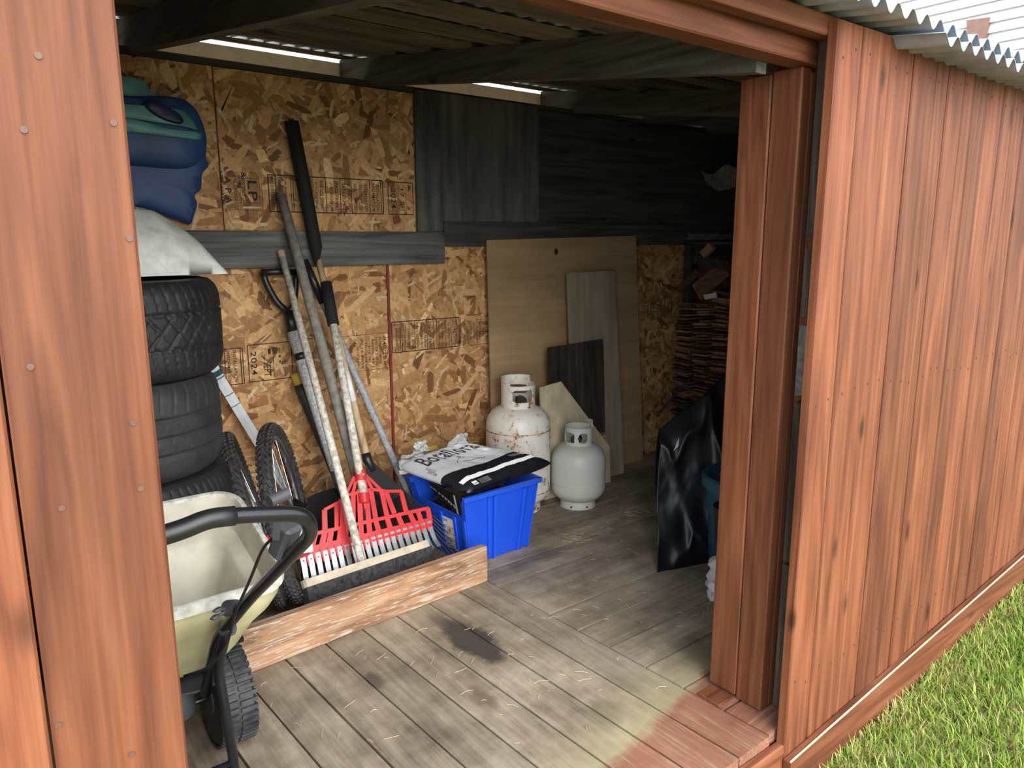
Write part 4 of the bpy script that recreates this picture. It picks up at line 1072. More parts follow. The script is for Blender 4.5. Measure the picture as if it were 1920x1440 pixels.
# tines
tx = [(140, 960), (210, 940), (280, 922), (349, 903), (415, 885), (480, 865), (545, 847), (610, 830), (672, 812), (735, 800), (795, 775), (855, 757), (915, 740), (970, 725), (1030, 707), (1090, 690), (1145, 675), (1200, 660), (1257, 645), (1315, 625)]
gapg = []
first = None
for i, (a, b) in enumerate(tx):
    p = rl(a, b); fan = (i-9.5)/9.5
    V, F = [], []
    n = 9
    for k in range(n+1):
        t = k/n; y = p.y+0.020-0.120*t; x = p.x+fan*0.010*t*t; w = 0.0112*(1-0.10*t)
        z = 0.009-0.004*math.sin(t*math.pi)+0.030*max(0, t-0.72)**1.3*6*0.3
        for sx in (-1, 1): V.append(MR @ Vector((x+sx*w, y, z)))
        for sx in (-1, 1): V.append(MR @ Vector((x+sx*w, y, z-0.0014)))
    for k in range(n):
        q = 4*k; F += [(q, q+4, q+5, q+1), (q+2, q+3, q+7, q+6), (q, q+2, q+6, q+4), (q+1, q+5, q+7, q+3)]
    F += [(0, 1, 3, 2), (4*n, 4*n+2, 4*n+3, 4*n+1)]
    t_ = obj('tine', (V, F), M['steel'], rk, smooth=True)
    obj('rivet', disc(MR @ Vector((p.x, p.y+0.002, 0.0105)), RN, 0.0034, 0.003, 10), M['red_plastic'], t_)
    if i:
        m = (rl(*tx[i-1])+p)*0.5; G2 = strip((m.x, m.y+0.030), (m.x, m.y-0.022), 0.011, 0.004, 0.006, 0.0135); gapg.append(G2)
obj('tine_clips', cat_geo(*gapg), M['red_plastic'], rk)
# bent left end of the lower bar, curling up
e0 = rl(195, 878)
obj('bent_edge', tube(bend([MR @ Vector((*e0, .004)), ony(566, 1041, 2.53), ony(524, 1057, 2.40), ony(512, 1040, 2.37), ony(500, 1005, 2.37)], 0.03, 5), 0.0100, 4, flat=0.5, up=(0, 0, 1)), M['red_plastic'], rk)

# ---- black fan rake with a wooden handle and long black sleeve
fk = thing('fan_rake', 'black plastic fan rake with wooden handle and long black foam sleeve', 'rake', (1.62, 2.82, 0.0))
FP0 = Vector((1.5, 2.665, 0.0))
ap = onpl(689, 862, FP0, RN)
ctrb = onpl(755, 1000, FP0, RN)
FL = 30
fy = (ctrb-ap).normalized(); fxv = Vector((1, 0.02, 0)); fxv = (fxv-fy*fxv.dot(fy)).normalized(); fn = fxv.cross(fy)
G = []
Ht = (ap.z-0.03)/(-fy.z)
for k in range(FL):
    t = -1+2*k/(FL-1); an = t*0.46
    d = (fy*math.cos(an)+fxv*math.sin(an)).normalized()
    L_ = (ap.z-0.055)/max(0.2, -d.z); L_ = min(L_, Ht*1.22)
    p1 = ap+d*0.03; p2 = ap+d*L_; p3 = p2+d*0.02+Vector((0, -0.02, -0.012)); p4 = p2+d*0.02+Vector((0.006*t, -0.05, -0.02)); p4.z = max(p4.z, 0.006)
    obj('tine', tube(bend([p1, p2, p3, p4], 0.02, 3), 0.0030, 6), M['black_plastic'], fk, smooth=2)
fan = [ap+fxv*-0.016, ap+fxv*0.016]
pl = [(-0.016, 0.02), (0.016, 0.02), (0.026, -0.03)]
arc = []
for k in range(13):
    an = 0.46-0.92*k/12; arc.append((math.sin(an)*0.215, -math.cos(an)*0.215))
poly = [(0.016, 0.03)]+arc[:0]+[(0.020, -0.02)]+arc+[(-0.020, -0.02), (-0.016, 0.03)]
obj('fan_plate', extrude(poly[::-1], 0.004, frame(ap, fxv, -fy)), M['black_plastic'], fk)
hw_t = ony(597, 488, 3.272)
pole('socket', [ap-fy*-0.06, ap, ap+(hw_t-ap).normalized()*0.03], [0.014, 0.0215, 0.0205], M['black_plastic'], fk)
pole('handle', [ap, ap.lerp(hw_t, .5), hw_t], [0.0165, 0.0155, 0.0150], M['handle_wood'], fk)
sl_t = ony(547, 228, 3.310)
sd = (sl_t-hw_t).normalized()
pole('black_sleeve', [hw_t-sd*0.02+Vector((-.012, 0, 0)), hw_t+sd*0.06, sl_t.lerp(hw_t, .5), sl_t], [0.008, 0.0290, 0.0310, 0.0300], M['black_matte'], fk)
obj('sleeve_slit', disc(sl_t+sd*0.004, sd, 0.012, 0.012, 12), M['black_plastic'], fk)
lb0, lb1 = ony(650, 690, 3.17), ony(662, 745, 3.115)
w0 = ap+(hw_t-ap)*((lb0.z-ap.z)/(hw_t.z-ap.z)); w1 = ap+(hw_t-ap)*((lb1.z-ap.z)/(hw_t.z-ap.z))
pole('white_sticker', [w0, w1], 0.0168, M['white_label'], fk)

# ---- long grey wooden pole tool
gpole = thing('wooden_pole', 'long weathered grey wooden pole leaning on the grey cross board', 'pole', (1.62, 2.80, 0.0))
gt = ony(527, 366, 3.305); gb = ony(662, 868, 2.93); gd = (gb-gt).normalized(); ge = gt+gd*((0.006-gt.z)/gd.z)
pole('pole_shaft', [gt, gt.lerp(ge, .3), gt.lerp(ge, .6), ge], [0.021, 0.023, 0.024, 0.023], M['grey_handle'], gpole)
obj('rounded_end', xf(lathe([(0, 0.014), (0.013, 0.011), (0.021, 0.0)], 14), frame(gt, (1, 0, 0), (0, 1, 0)) ), M['grey_handle'], gpole, smooth=True)

# ---- snow shovel with a D-grip
ss = thing('snow_shovel', 'snow shovel with black D-grip, pale woven-print shaft and a band of black tape', 'shovel', (1.46, 3.05, 0.0))
st = ony(549, 622, 3.255); sb = ony(631, 885, 3.060); sdv = (sb-st).normalized()
pole('shaft', [st, st.lerp(sb, .5), sb], [0.0270, 0.0270, 0.0270], M['pale_shaft'], ss, 18)
tb = st.lerp(sb, 0.175); pole('tape_band', [tb-sdv*0.016, tb+sdv*0.016], 0.0279, M['black_plastic'], ss, 18)
yk = ony(540, 583, 3.275)
pole('grip_neck', [st+sdv*0.005, yk], [0.0265, 0.0205], M['black_plastic'], ss, 16)
pole('grip_arm', bend([yk+sdv*0.01, ony(518, 567, 3.285), ony(498, 530, 3.292), ony(494, 512, 3.294)], 0.05, 5), [0.0155]*14, M['black_plastic'], ss)
pole('grip_arm', bend([yk+sdv*0.01, ony(551, 570, 3.285), ony(555, 535, 3.292), ony(554, 512, 3.294)], 0.05, 5), [0.0140]*14, M['black_plastic'], ss)
pole('grip_bar', [ony(491, 511, 3.294), ony(524, 509, 3.296), ony(557, 511, 3.294)], 0.0150, M['black_plastic'], ss)
sk_ = sb+sdv*0.10
pole('socket', [sb-sdv*0.01, sb+sdv*0.05, sk_], [0.0280, 0.0275, 0.022], M['dark_grey_plastic'], ss, 16)
obj('socket_bolt', tube([sb+sdv*0.045-Vector((.055, 0, 0)), sb+sdv*0.045+Vector((.03, 0, 0))], 0.0045, 8), M['dark_grey_plastic'], ss)
bx = sk_.x
g = sheet(lambda u, v: (bx-0.17+0.34*u, sk_.y+0.01+0.06*(1-(2*u-1)**2)*0.9-0.10*v+0.05*v*v, max(0.004, 0.33*(1-v))), 12, 12, 0.004)
obj('blade', (g[0], g[1]), M['black_matte'], ss, smooth=True)

# ---- dark green handled edging tool with a yellow collar
eg = thing('edging_tool', 'dark green handled tool with a yellow collar behind the D-grip shovel', 'garden tool', (1.5, 3.2, 0.0))
yt = ony(553, 700, 3.325); yb = ony(634, 905, 3.22); yd = (yb-yt).normalized(); ye = yt+yd*((0.02-yt.z)/yd.z)
pole('yellow_collar', [yt, yt+yd*0.055], [0.0225, 0.0240], M['yellow'], eg)
pole('grip', [yt+yd*0.055, yt+yd*0.10, yt+yd*0.42, ye-yd*0.06], [0.0245, 0.0265, 0.021, 0.014], M['dark_green'], eg)
obj('half_moon_blade', extrude([(0.09*math.cos(a), 0.09*math.sin(a)) for a in [math.pi+math.pi*k/14 for k in range(15)]], 0.003, frame(Vector((ye.x, ye.y, 0.095)), (1, 0, 0), (0, 0.15, 1))), M['dark_grey_plastic'], eg)

# ---- slim grey shaft running down behind the blue bin
g2 = thing('grey_shovel', 'slim grey ribbed shaft with black upper grip running down behind the blue bin', 'shovel', (1.75, 3.10, 0.0))
qb, qc = ony(606, 568, 3.245), ony(757, 905, 3.08)
qd = (qc-qb).normalized(); qe = qb+qd*((0.15-qb.z)/qd.z)
qa = qb-qd*0.21
pole('upper_grip', [qa, qb], [0.018, 0.0195], M['black_plastic'], g2)
pole('shaft', [qb-qd*0.004, qb.lerp(qe, .5), qe], 0.0175, M['grey_shaft'], g2)
obj('blade', extrude([(-0.06, 0.0), (0.06, 0.0), (0.075, 0.12), (0.03, 0.16), (-0.03, 0.16), (-0.075, 0.12)], 0.004, frame(qe+qd*0.13+Vector((0, 0, 0.02)), (1, 0, 0), -qd)), M['dark_grey_plastic'], g2)

# ================================================================== BIN, BAGS, GAS BOTTLES, SHEETS
# ---- blue stacking bin with an open dropped front towards the tools
bn = thing('blue_bin', 'bright blue plastic stacking bin with a dropped open side, holding a black bag', 'bin', (1.96, 2.80, 0.0))
BZ = 0.345
# corner plan at rim and at foot (front-left, front-right, back-right, back-left)
RIM = [Vector((1.725, 2.575, 0)), Vector((2.165, 2.590, 0)), Vector((2.175, 3.020, 0)), Vector((1.690, 3.010, 0))]
FOOT = [Vector((1.775, 2.610, 0)), Vector((2.125, 2.622, 0)), Vector((2.135, 2.985, 0)), Vector((1.750, 2.975, 0))]
def bp(k, t, z, o=0.0):
    """point on wall k (0 front,1 right,2 back,3 left), t along, height z, o outwards"""
    a = FOOT[k].lerp(RIM[k], z/BZ); b = FOOT[(k+1) % 4].lerp(RIM[(k+1) % 4], z/BZ); p = a.lerp(b, t); d = (b-a).normalized()
    n = Vector((d.y, -d.x, 0)); p = p+n*o; p.z = z; return p
def wallpanel(k, prof, o0, o1, n=24):
    """wall from the foot up to prof(t)"""
    V, F = [], []
    for i in range(n+1):
        t = i/n; zt = prof(t)
        for z, o in ((0.004, o0), (zt, o0), (zt, o1), (0.004, o1)): V.append(bp(k, t, z, o))
    for i in range(n):
        for q in range(4): F.append((4*i+q, 4*i+(q+1) % 4, 4*(i+1)+(q+1) % 4, 4*(i+1)+q))
    F += [(0, 3, 2, 1), (4*n, 4*n+1, 4*n+2, 4*n+3)]
    return V, [f[::-1] for f in F]
full = lambda t: BZ
def drop(t):            # left wall runs back->front: dropped in the middle, rising to both corners
    if t < 0.10: return BZ
    if t < 0.16: return BZ-(t-0.10)/0.06*0.09
    if t < 0.86: return BZ-0.09-0.02*(t-0.16)
    if t < 0.985: return BZ-0.104+(t-0.86)/0.125*0.104
    return BZ
for k, pf in ((0, full), (1, full), (2, full), (3, drop)):
    obj('side_wall', wallpanel(k, pf, 0.0, -0.005), M['blue_bin'], bn)
obj('bottom', hexa([bp(0, 0, .002), bp(0, 1, .002), bp(2, 0, .002), bp(2, 1, .002)], [bp(0, 0, .008), bp(0, 1, .008), bp(2, 0, .008), bp(2, 1, .008)]), M['blue_bin'], bn)
def rib(k, t, w, z0, z1, o):
    b = [bp(k, t-w/2, z0, 0), bp(k, t-w/2, z0, o), bp(k, t+w/2, z0, o), bp(k, t+w/2, z0, 0)]; c = [bp(k, t-w/2, z1, 0), bp(k, t-w/2, z1, o), bp(k, t+w/2, z1, o), bp(k, t+w/2, z1, 0)]
    obj('rib', hexa(b, c), M['blue_rim'], bn)
for t, w, o in ((0.30, .025, .010), (0.37, .012, .014), (0.40, .03, .006), (0.79, .03, .012), (0.85, .012, .012), (0.97, .03, .010)): rib(0, t, w, 0.0 if t > .35 else 0.03, BZ-0.03, o)
for t in (0.55, 0.80, 0.97): rib(3, t, .04, 0.06, 0.225, .007)
# rolled lip round three sides
def lip(k, t0, t1, z=BZ):
    a0, a1 = bp(k, t0, z-.022, 0), bp(k, t1, z-.022, 0)
    b = [a0, bp(k, t0, z-.022, .016), bp(k, t1, z-.022, .016), a1]; c = [bp(k, t0, z, -.004), bp(k, t0, z, .016), bp(k, t1, z, .016), bp(k, t1, z, -.004)]
    obj('lip', hexa(b, c), M['blue_rim'], bn)
for k in (0, 1, 2): lip(k, -0.02, 1.02)
lip(3, 0.0, 0.10); 
# product label on the dropped side
def lab(s, z0, o): return bp(3, s, z0, o)
obj('label', hexa([lab(.56, .05, .001), lab(.56, .05, .0022), lab(.80, .05, .0022), lab(.80, .05, .001)], [lab(.56, .205, .001), lab(.56, .205, .0022), lab(.80, .205, .0022), lab(.80, .205, .001)]), M['white_label'], bn)
for k in range(7):
    z = .10-.009*k; obj('label_rule', ([lab(.58, z, .003), lab(.78-.02*(k % 3), z, .003), lab(.78-.02*(k % 3), z+.003, .003), lab(.58, z+.003, .003)], [(0, 1, 2, 3)]), M['ink'], bn)
for s0, m in ((.585, 'ink'), (.655, 'red_plastic'), (.725, 'ink')):
    z0, z1 = .125, .160
    for (a, b, c, d) in ((s0, z0, s0+.05, z0+.003), (s0, z1, s0+.05, z1+.003), (s0, z0, s0+.006, z1), (s0+.045, z0, s0+.051, z1)):
        obj('label_mark', ([lab(a, b, .003), lab(c, b, .003), lab(c, d, .003), lab(a, d, .003)], [(0, 1, 2, 3)]), M[m], bn)
obj('label_mark', ([lab(.665, .133, .003), lab(.695, .133, .003), lab(.695, .152, .003), lab(.665, .152, .003)], [(0, 1, 2, 3)]), M['red_plastic'], bn)
lettering('HDPE', lambda a, b: lab(.57+.09*a, .182+.014*b, .003), M['ink'], bn)

# ---- black bag standing in the bin with printed code
kb = thing('black_bag', 'black plastic bag with white printed figures filling the blue bin', 'bag', (1.93, 2.80, 0.012))
cs = [(1.765, 2.640, 0.200), (2.10, 2.650, 0.240), (2.10, 2.95, 0.240), (1.755, 2.94, 0.200)]
(gV, gF, gUV), bf = pillow(cs, 0.10, 0.175, 30, 30, 0.010, 8, p=3.0)
obj('bag_body', (gV, gF), M['black_bag'], kb, smooth=2)
ff = lambda u, v, e: Vector((1.722+0.010*v, 2.86-0.255*u, 0.345-0.098*v*(0.45+0.55*u)))+Vector((-e, 0, e*0.3))
g = sheet(lambda u, v: ff(u, v, 0.0)+Vector((0.006*fbm(u*4, v*4, 2), 0, 0)), 10, 10, -0.003)
obj('hanging_corner', (g[0], g[1]), M['black_bag'], kb, smooth=True)
lettering('EN1 0.4-0.03-0', lambda a, b: ff(0.10+0.80*a, 0.30+0.16*b+0.30*a, 0.013), M['white_label'], kb)
obj('seam_band', ([ff(.86, .05, .012), ff(.92, .05, .012), ff(.985, .93, .012), ff(.93, .93, .012)], [(0, 1, 2, 3)]), M['pale_shaft'], kb)

# ---- silver and black soil bag lying over the bin
sb_ = thing('soil_bag', 'silver and black bag of potting soil lying across the blue bin', 'bag', (1.97, 2.80, BZ))
A_, B_, C_, D_ = onz(741, 876, 0.440), onz(868, 836, 0.520), onz(1044, 868, 0.400), onz(878, 928, 0.362)
def soil_mat():
    m, nt, b = newmat('soil_bag_print')
    uvn = nd(nt, 'ShaderNodeUVMap'); sx = nd(nt, 'ShaderNodeSeparateXYZ'); nt.links.new(uvn.outputs[0], sx.inputs[0]); U, Vv = sx.outputs[0], sx.outputs[1]
    k = mth(nt, 'ADD', Vv, mth(nt, 'MULTIPLY', mth(nt, 'SINE', mth(nt, 'MULTIPLY', U, 3.2)), -0.085))
    r = ramp(nt, [(0.0, (0.50, 0.51, 0.53)), (0.60, (0.008, 0.009, 0.012))], 'CONSTANT'); nt.links.new(k, r.inputs[0])
    out = r.outputs[0]
    s1 = ramp(nt, [(0.0, (0, 0, 0)), (0.815, (1, 1, 1)), (0.875, (0, 0, 0))], 'CONSTANT'); nt.links.new(Vv, s1.inputs[0])
    s2 = ramp(nt, [(0.0, (0, 0, 0)), (0.04, (1, 1, 1)), (0.975, (0, 0, 0))], 'CONSTANT'); nt.links.new(U, s2.inputs[0])
    out = mixc(nt, mth(nt, 'MULTIPLY', s1.outputs[0], s2.outputs[0]), out, (0.72, 0.72, 0.72))
    nt.links.new(out, b.inputs['Base Color']); b.inputs['Roughness'].default_value = 0.32
    met = ramp(nt, [(0.0, (0.25,)*3), (0.60, (0, 0, 0))], 'CONSTANT'); nt.links.new(k, met.inputs[0]); nt.links.new(met.outputs[0], b.inputs['Metallic'])
    vec, _ = coords(nt, (18, 18, 18), False); bump(nt, b, noise_n(nt, vec, 1, 4), 0.25, 0.006)
    return m
(gV, gF, gUV), sf2 = pillow([A_, B_, C_, D_], 0.048, 0.034, 64, 64, 0.007, 21, p=4.5, freq=4.5, nrm=(0, 0, 1), cpin=0.07)
obj('bag_body', (gV, gF), soil_mat(), sb_, smooth=2, uv=gUV)
lettering('Botaflora', lambda a, b: sf2(0.08+0.68*a, 0.37-0.205*b, 0.004), M['ink'], sb_, fine=0.02)
lettering('Bio', lambda a, b: sf2(0.79+0.06*a, 0.32-0.05*b, 0.003), M['dark_grey_plastic'], sb_)
lettering('SOIL FOR SEED PLOTS', lambda a, b: sf2(0.035+0.03*(1-b), 0.36+0.13*a, 0.003), M['ink'], sb_)
lettering('TERREAU DE SEMIS', lambda a, b: sf2(0.015+0.02*(1-b), 0.40+0.13*a, 0.003), M['ink'], sb_)
sk1 = [(0.30, .53), (0.33, .49), (0.37, .46), (0.41, .445), (0.44, .42), (0.42, .405), (0.40, .425), (0.44, .46), (0.47, .44)]
obj('plant_sketch', tube([sf2(u, v, .003) for u, v in sk1], 0.0012, 6), M['dark_grey_plastic'], sb_)
obj('printed_dashes', cat_geo(*[tube([sf2(.36+.03*k, .54+.004*k, .003), sf2(.38+.03*k, .543+.004*k, .003)], 0.0013, 6) for k in range(8)]), M['ink'], sb_)
for (u0, v0, w_, h_) in ((0.84, 0.70, .07, .06), (0.10, 0.915, .05, .045)):
    q = [sf2(u0, v0, .003), sf2(u0+w_, v0, .003), sf2(u0+w_, v0+h_, .003), sf2(u0, v0+h_, .003)]
    obj('bar_code', (q, [(0, 1, 2, 3)]), M['white_label'], sb_)
    obj('bar_code_bars', cat_geo(*[([sf2(u0+w_*(.12+.1*k), v0+h_*.45, .0042), sf2(u0+w_*(.17+.1*k), v0+h_*.45, .0042), sf2(u0+w_*(.17+.1*k), v0+h_*.9, .0042), sf2(u0+w_*(.12+.1*k), v0+h_*.9, .0042)], [(0, 1, 2, 3)]) for k in range(8)]), M['ink'], sb_)
    for k in range(4): lettering('NET WT 15 L POTTING SOIL', lambda a, b: sf2(u0-(.13 if u0 > .5 else -.07)+.11*a, v0+.012+.015*k-.009*b, .003), M['pale_shaft'], sb_)
# crumpled torn tops of the bags behind it
def crumple(px, y, z_off, seed, name, label, mat):
    P = [ony(u, v, y) for u, v in px]
    root = thing(name, label, 'bag', (P[0].x, y, min(p.z for p in P)))
    g = sheet(lambda u, v: (P[0]*(1-u)*(1-v)+P[1]*u*(1-v)+P[2]*u*v+P[3]*(1-u)*v)+Vector((0.008*fbm(u*3, v*3, seed), 0.03*fbm(u*2.6+seed, v*2.6, 1)-0.02*v, 0.010*fbm(u*3.5, v*2+seed, 4))), 22, 22, 0.0015)
    obj('crumpled_film', (g[0], g[1]), mat, root, smooth=True); return root
c1 = crumple([(750, 890), (800, 872), (786, 842), (745, 855)], 2.99, 0, 2, 'torn_bag_top', 'crumpled white torn bag top at the printed end of the soil bag', M['white_sack'])
c2 = crumple([(828, 852), (876, 842), (872, 810), (852, 812)], 3.06, 0, 5, 'torn_bag_top', 'white torn bag corner standing up behind the soil bag near the rusty bottle', M['white_sack'])
c3 = crumple([(776, 852), (806, 846), (796, 826), (772, 830)], 3.06, 0, 9, 'torn_bag_top', 'small folded white bag end with a yellow scrap beside it', M['white_sack'])
obj('yellow_scrap', hexa([ony(804, 846, 3.055), ony(820, 841, 3.055), ony(820, 841, 3.07), ony(804, 846, 3.07)], [ony(803, 838, 3.055), ony(818, 834, 3.055), ony(818, 834, 3.07), ony(803, 838, 3.07)]), M['yellow'], c3)

# ---- gas bottles
def collar(root, cx, cy, r, z0, z1, holes, back, mat, seg=120, nz=30):
    """ring guard with hand holes (angle centre, half width, z low, z high, round) and an open stretch"""
    V, F = [], []; idx = {}
    def ztop(a):
        return z1-(0.0 if not back else back(a))
    def inside(a, t, zt):
        z = z0+(zt-z0)*t
        for (ac, hw, zl, zh, rd) in holes:
            da = (a-ac+math.pi) % (2*math.pi)-math.pi; u = da/hw; w = (z-(zl+zh)/2)/((zh-zl)/2)
            if (rd and u*u+w*w < 1) or (not rd and u**6+w**6 < 1): return True
        return False
    def vid(k, j, lay):
        key = (k % seg, j, lay)
        if key not in idx:
            a = 2*math.pi*(k % seg)/seg; zt = ztop(a); rr = r if lay == 0 else r-0.0035
            if j == nz: rr += 0.0015 if lay == 0 else 0
            idx[key] = len(V); V.append((cx+rr*math.cos(a), cy+rr*math.sin(a), z0+(zt-z0)*j/nz))
        return idx[key]
    solid = {}
    for k in range(seg):
        a = 2*math.pi*(k+.5)/seg; zt = ztop(a)
        for j in range(nz): solid[(k, j)] = not inside(a, (j+.5)/nz, zt) and zt-z0 > 0.01
    for (k, j), s in solid.items():
        if not s: continue
        F.append((vid(k, j, 0), vid(k+1, j, 0), vid(k+1, j+1, 0), vid(k, j+1, 0))); F.append((vid(k, j, 1), vid(k, j+1, 1), vid(k+1, j+1, 1), vid(k+1, j, 1)))
        for dk, dj, e in ((-1, 0, (0, 1)), (1, 0, (2, 3)), (0, -1, 0), (0, 1, 1)):
            kk, jj = (k+dk) % seg, j+dj
            if 0 <= jj < nz and solid[(kk, jj)]: continue
            if dk == -1: F.append((vid(k, j, 0), vid(k, j+1, 0), vid(k, j+1, 1), vid(k, j, 1)))
            elif dk == 1: F.append((vid(k+1, j, 0), vid(k+1, j, 1), vid(k+1, j+1, 1), vid(k+1, j+1, 0)))
            elif dj == -1: F.append((vid(k, j, 0), vid(k, j, 1), vid(k+1, j, 1), vid(k+1, j, 0)))
            else: F.append((vid(k, j+1, 0), vid(k+1, j+1, 0), vid(k+1, j+1, 1), vid(k, j+1, 1)))
    return obj('collar', (V, F), mat, root, smooth=True)
def bottle(name, label, cx, cy, R, zb, zs, zt, foot_r, mat, seams, holes, colr, ctop, back, face):
    root = thing(name, label, 'gas bottle', (cx, cy, 0))
    T = Matrix.Translation((cx, cy, 0))
    pr = [(0.0, zb)]
    for k in range(1, 9):
        a = math.pi/2*k/8; pr.append((R*math.sin(a)**0.75 if k < 8 else R, zb+(0.085)*(1-math.cos(a))))
    n = 10
    for k in range(0, n+1):
        a = math.pi/2*k/n; pr.append((max(0.012, R*math.cos(a)**0.62), zs+(zt-zs)*math.sin(a)))
    body = obj('body', lathe(pr, 72, T), mat, root, smooth=2)
    for z, m in seams: obj('weld_seam', lathe([(R-0.0005, z-.004), (R+0.0022, z-.002), (R+0.0022, z+.002), (R-0.0005, z+.004)], 72, T), m, root, smooth=2)
    obj('foot_ring', lathe([(foot_r-0.003, 0.0), (foot_r, 0.0), (foot_r-0.004, zb+0.022), (foot_r-0.007, zb+0.022), (foot_r-0.003, 0.0)], 60, T), mat, root, smooth=True)
    for a in (face-0.15, face+0.75):
        p = Vector((cx+(foot_r)*math.cos(a), cy+(foot_r)*math.sin(a), 0.016)); obj('vent_hole', disc(p, (math.cos(a), math.sin(a), 0), 0.0055, 0.004, 12), M['black_matte'], root)
    zc = zt-0.018
    collar(root, cx, cy, colr, zc, ctop, holes, back, mat)
    obj('valve_body', cat_geo(tube([(cx, cy, zt-0.02), (cx, cy, zt+0.045)], 0.016, 16), tube([(cx, cy, zt+0.03), (cx+0.05*math.cos(face), cy+0.05*math.sin(face), zt+0.03)], 0.014, 16)), M['brass'], root, smooth=True)
    obj('valve_knob', cat_geo(disc((cx+0.055*math.cos(face), cy+0.055*math.sin(face), zt+0.032), (math.cos(face), math.sin(face), 0), 0.027, 0.04, 18)), M['black_plastic'], root, smooth=True)
    return root
fa = math.atan2(-3.07, -2.42)             # towards the doorway
def bigback(a):
    d = (a-(fa-0.35)+math.pi) % (2*math.pi)-math.pi
    return 0.035 if -1.1 < d-0.95+0 < 0.85+0.9 else 0.0
bottle('gas_bottle', 'tall white gas bottle streaked with rust behind the blue bin', 2.415, 3.065, 0.176, 0.03, 0.47, 0.585, 0.125, M['tank_rusty'],
       ((0.455, M['rust_seam']), (0.12, M['rust_seam'])), [(fa+0.33, 0.66, 0.612, 0.678, False), (fa+math.pi, 0.6, 0.63, 0.68, False)], 0.092, 0.735, bigback, fa+0.3)
fb = math.atan2(-2.89, -2.70)
def smback(a):
    d = (a-fb+math.pi) % (2*math.pi)-math.pi
    return 0.0 if abs(d-1.75) < 0.45 else 0.030
bottle('gas_bottle', 'short clean grey-white gas bottle standing beside the rusty one', 2.705, 2.895, 0.1525, 0.028, 0.255, 0.362, 0.100, M['tank_clean'],
       ((0.150, M['tank_clean']),), [(fb-0.80, 0.50, 0.372, 0.428, False), (fb+0.35, 0.37, 0.372, 0.430, True), (fb+2.2, 0.4, 0.380, 0.430, False)], 0.077, 0.485, smback, fb-0.2)

# ---- sheets leaning on the back wall
def lean_sheet(name, label, cat, x0, x1, yb, yt, h, th, mat, poly=None, zb=0.0, slant=0.0):
    lean = math.atan2(yt-yb, h)
    Mx = frame((x0, yb, zb), (1, slant, 0), (0, math.sin(lean), math.cos(lean)))
    L_ = h/math.cos(lean)
    poly = poly or [(0, 0), (x1-x0, 0), (x1-x0, L_), (0, L_)]
    o = obj(name, extrude(poly, 0.0, Mx, -th), mat); return tag(o, label, cat)
ps = lean_sheet('plywood_sheet', 'tall tan plywood sheet leaning on the back wall behind the gas bottles', 'plywood', 2.388, 3.600, 3.255, 3.300, 1.47, 0.010, M['plywood'], [(0, 0), (1.25, 0), (1.168, 1.485), (0, 1.458)])
kp = ony(1043, 472, 3.285)
obj('dark_knot', xf(lathe([(0.0, 0.0012), (0.014, 0.001), (0.017, 0.0)], 14), frame(kp, (1, 0, 0), (0, 0, 1)) @ Matrix.Diagonal((0.8, 1.1, 1, 1))), M['old_z'], ps)
pb = lean_sheet('plywood_offcut', 'narrow grey-tan plywood offcut leaning in front of the tall sheet', 'plywood', 2.905, 3.300, 3.135, 3.225, 1.27, 0.009, M['ply_grey'], [(0, 0), (0.425, 0), (0.390, 1.278), (0.0, 1.272)])
od = thing('board_panel', 'panel of three old dark brown boards leaning against the narrow offcut', 'panel', (2.95, 3.10, 0.0))
Mo = frame((2.715, 3.110, 0.0), (1, 0.0, 0), (0, 0.060, 1))
for k, (a, b, h0, h1) in enumerate(((0, 0.158, 0.858, 0.862), (0.161, 0.275, 0.863, 0.866), (0.278, 0.432, 0.867, 0.872))):
    z0 = 0.0 if k < 2 else 0.30
    obj('old_board', extrude([(a, z0), (b, z0), (b, h1), (a, h0)], 0.0, Mo, -0.016), M['old_z'], od)
obj('batten', extrude([(0.28, 0.0), (0.445, 0.0), (0.445, 0.285), (0.28, 0.285)], 0.0, Mo, -0.018), M['plywood'], od)
cbd = lean_sheet('cream_board', 'cream board with a cut corner leaning behind the two gas bottles', 'board', 2.605, 3.0, 3.062, 3.105, 0.66, 0.012, M['cream_board'], [(0, 0), (0.53, 0), (0.53, 0.22), (0.155, 0.665), (0, 0.65)])

# ================================================================== RIGHT SIDE: SHINGLE STACK, FILM, TUBS
r = random.Random(23)
# ---- stacked split shingles, ends facing the doorway; each one an object
cnt = 0
base_mesh = {}
def shingle_mesh(k):
    if k in base_mesh: return base_mesh[k]
    rr = random.Random(100+k); w = 0.5; V = []
    t = rr.uniform(0.007, 0.012)
    b = [(-0.25, -w/2, 0), (0.25, -w/2+rr.uniform(-.02, .02), 0), (0.25, w/2, 0), (-0.25+rr.uniform(0, .02), w/2, 0)]
    tp = [(x+rr.uniform(-.006, .006), y*0.985, t*(1.0 if x < 0 else 0.55)) for x, y, z in b]
    g = hexa(b, tp)
    me = bpy.data.meshes.new('wood_shingle'); me.from_pydata([tuple(v) for v in g[0]], [], g[1]); me.materials.append(M['shingle']); me.update()
    base_mesh[k] = me; return me
cols = [(3.262, 0.0), (3.118, 0.0), (2.974, 0.0), (2.830, 0.0)]
HT = [1.02, 1.05, 1.12, 1.18]
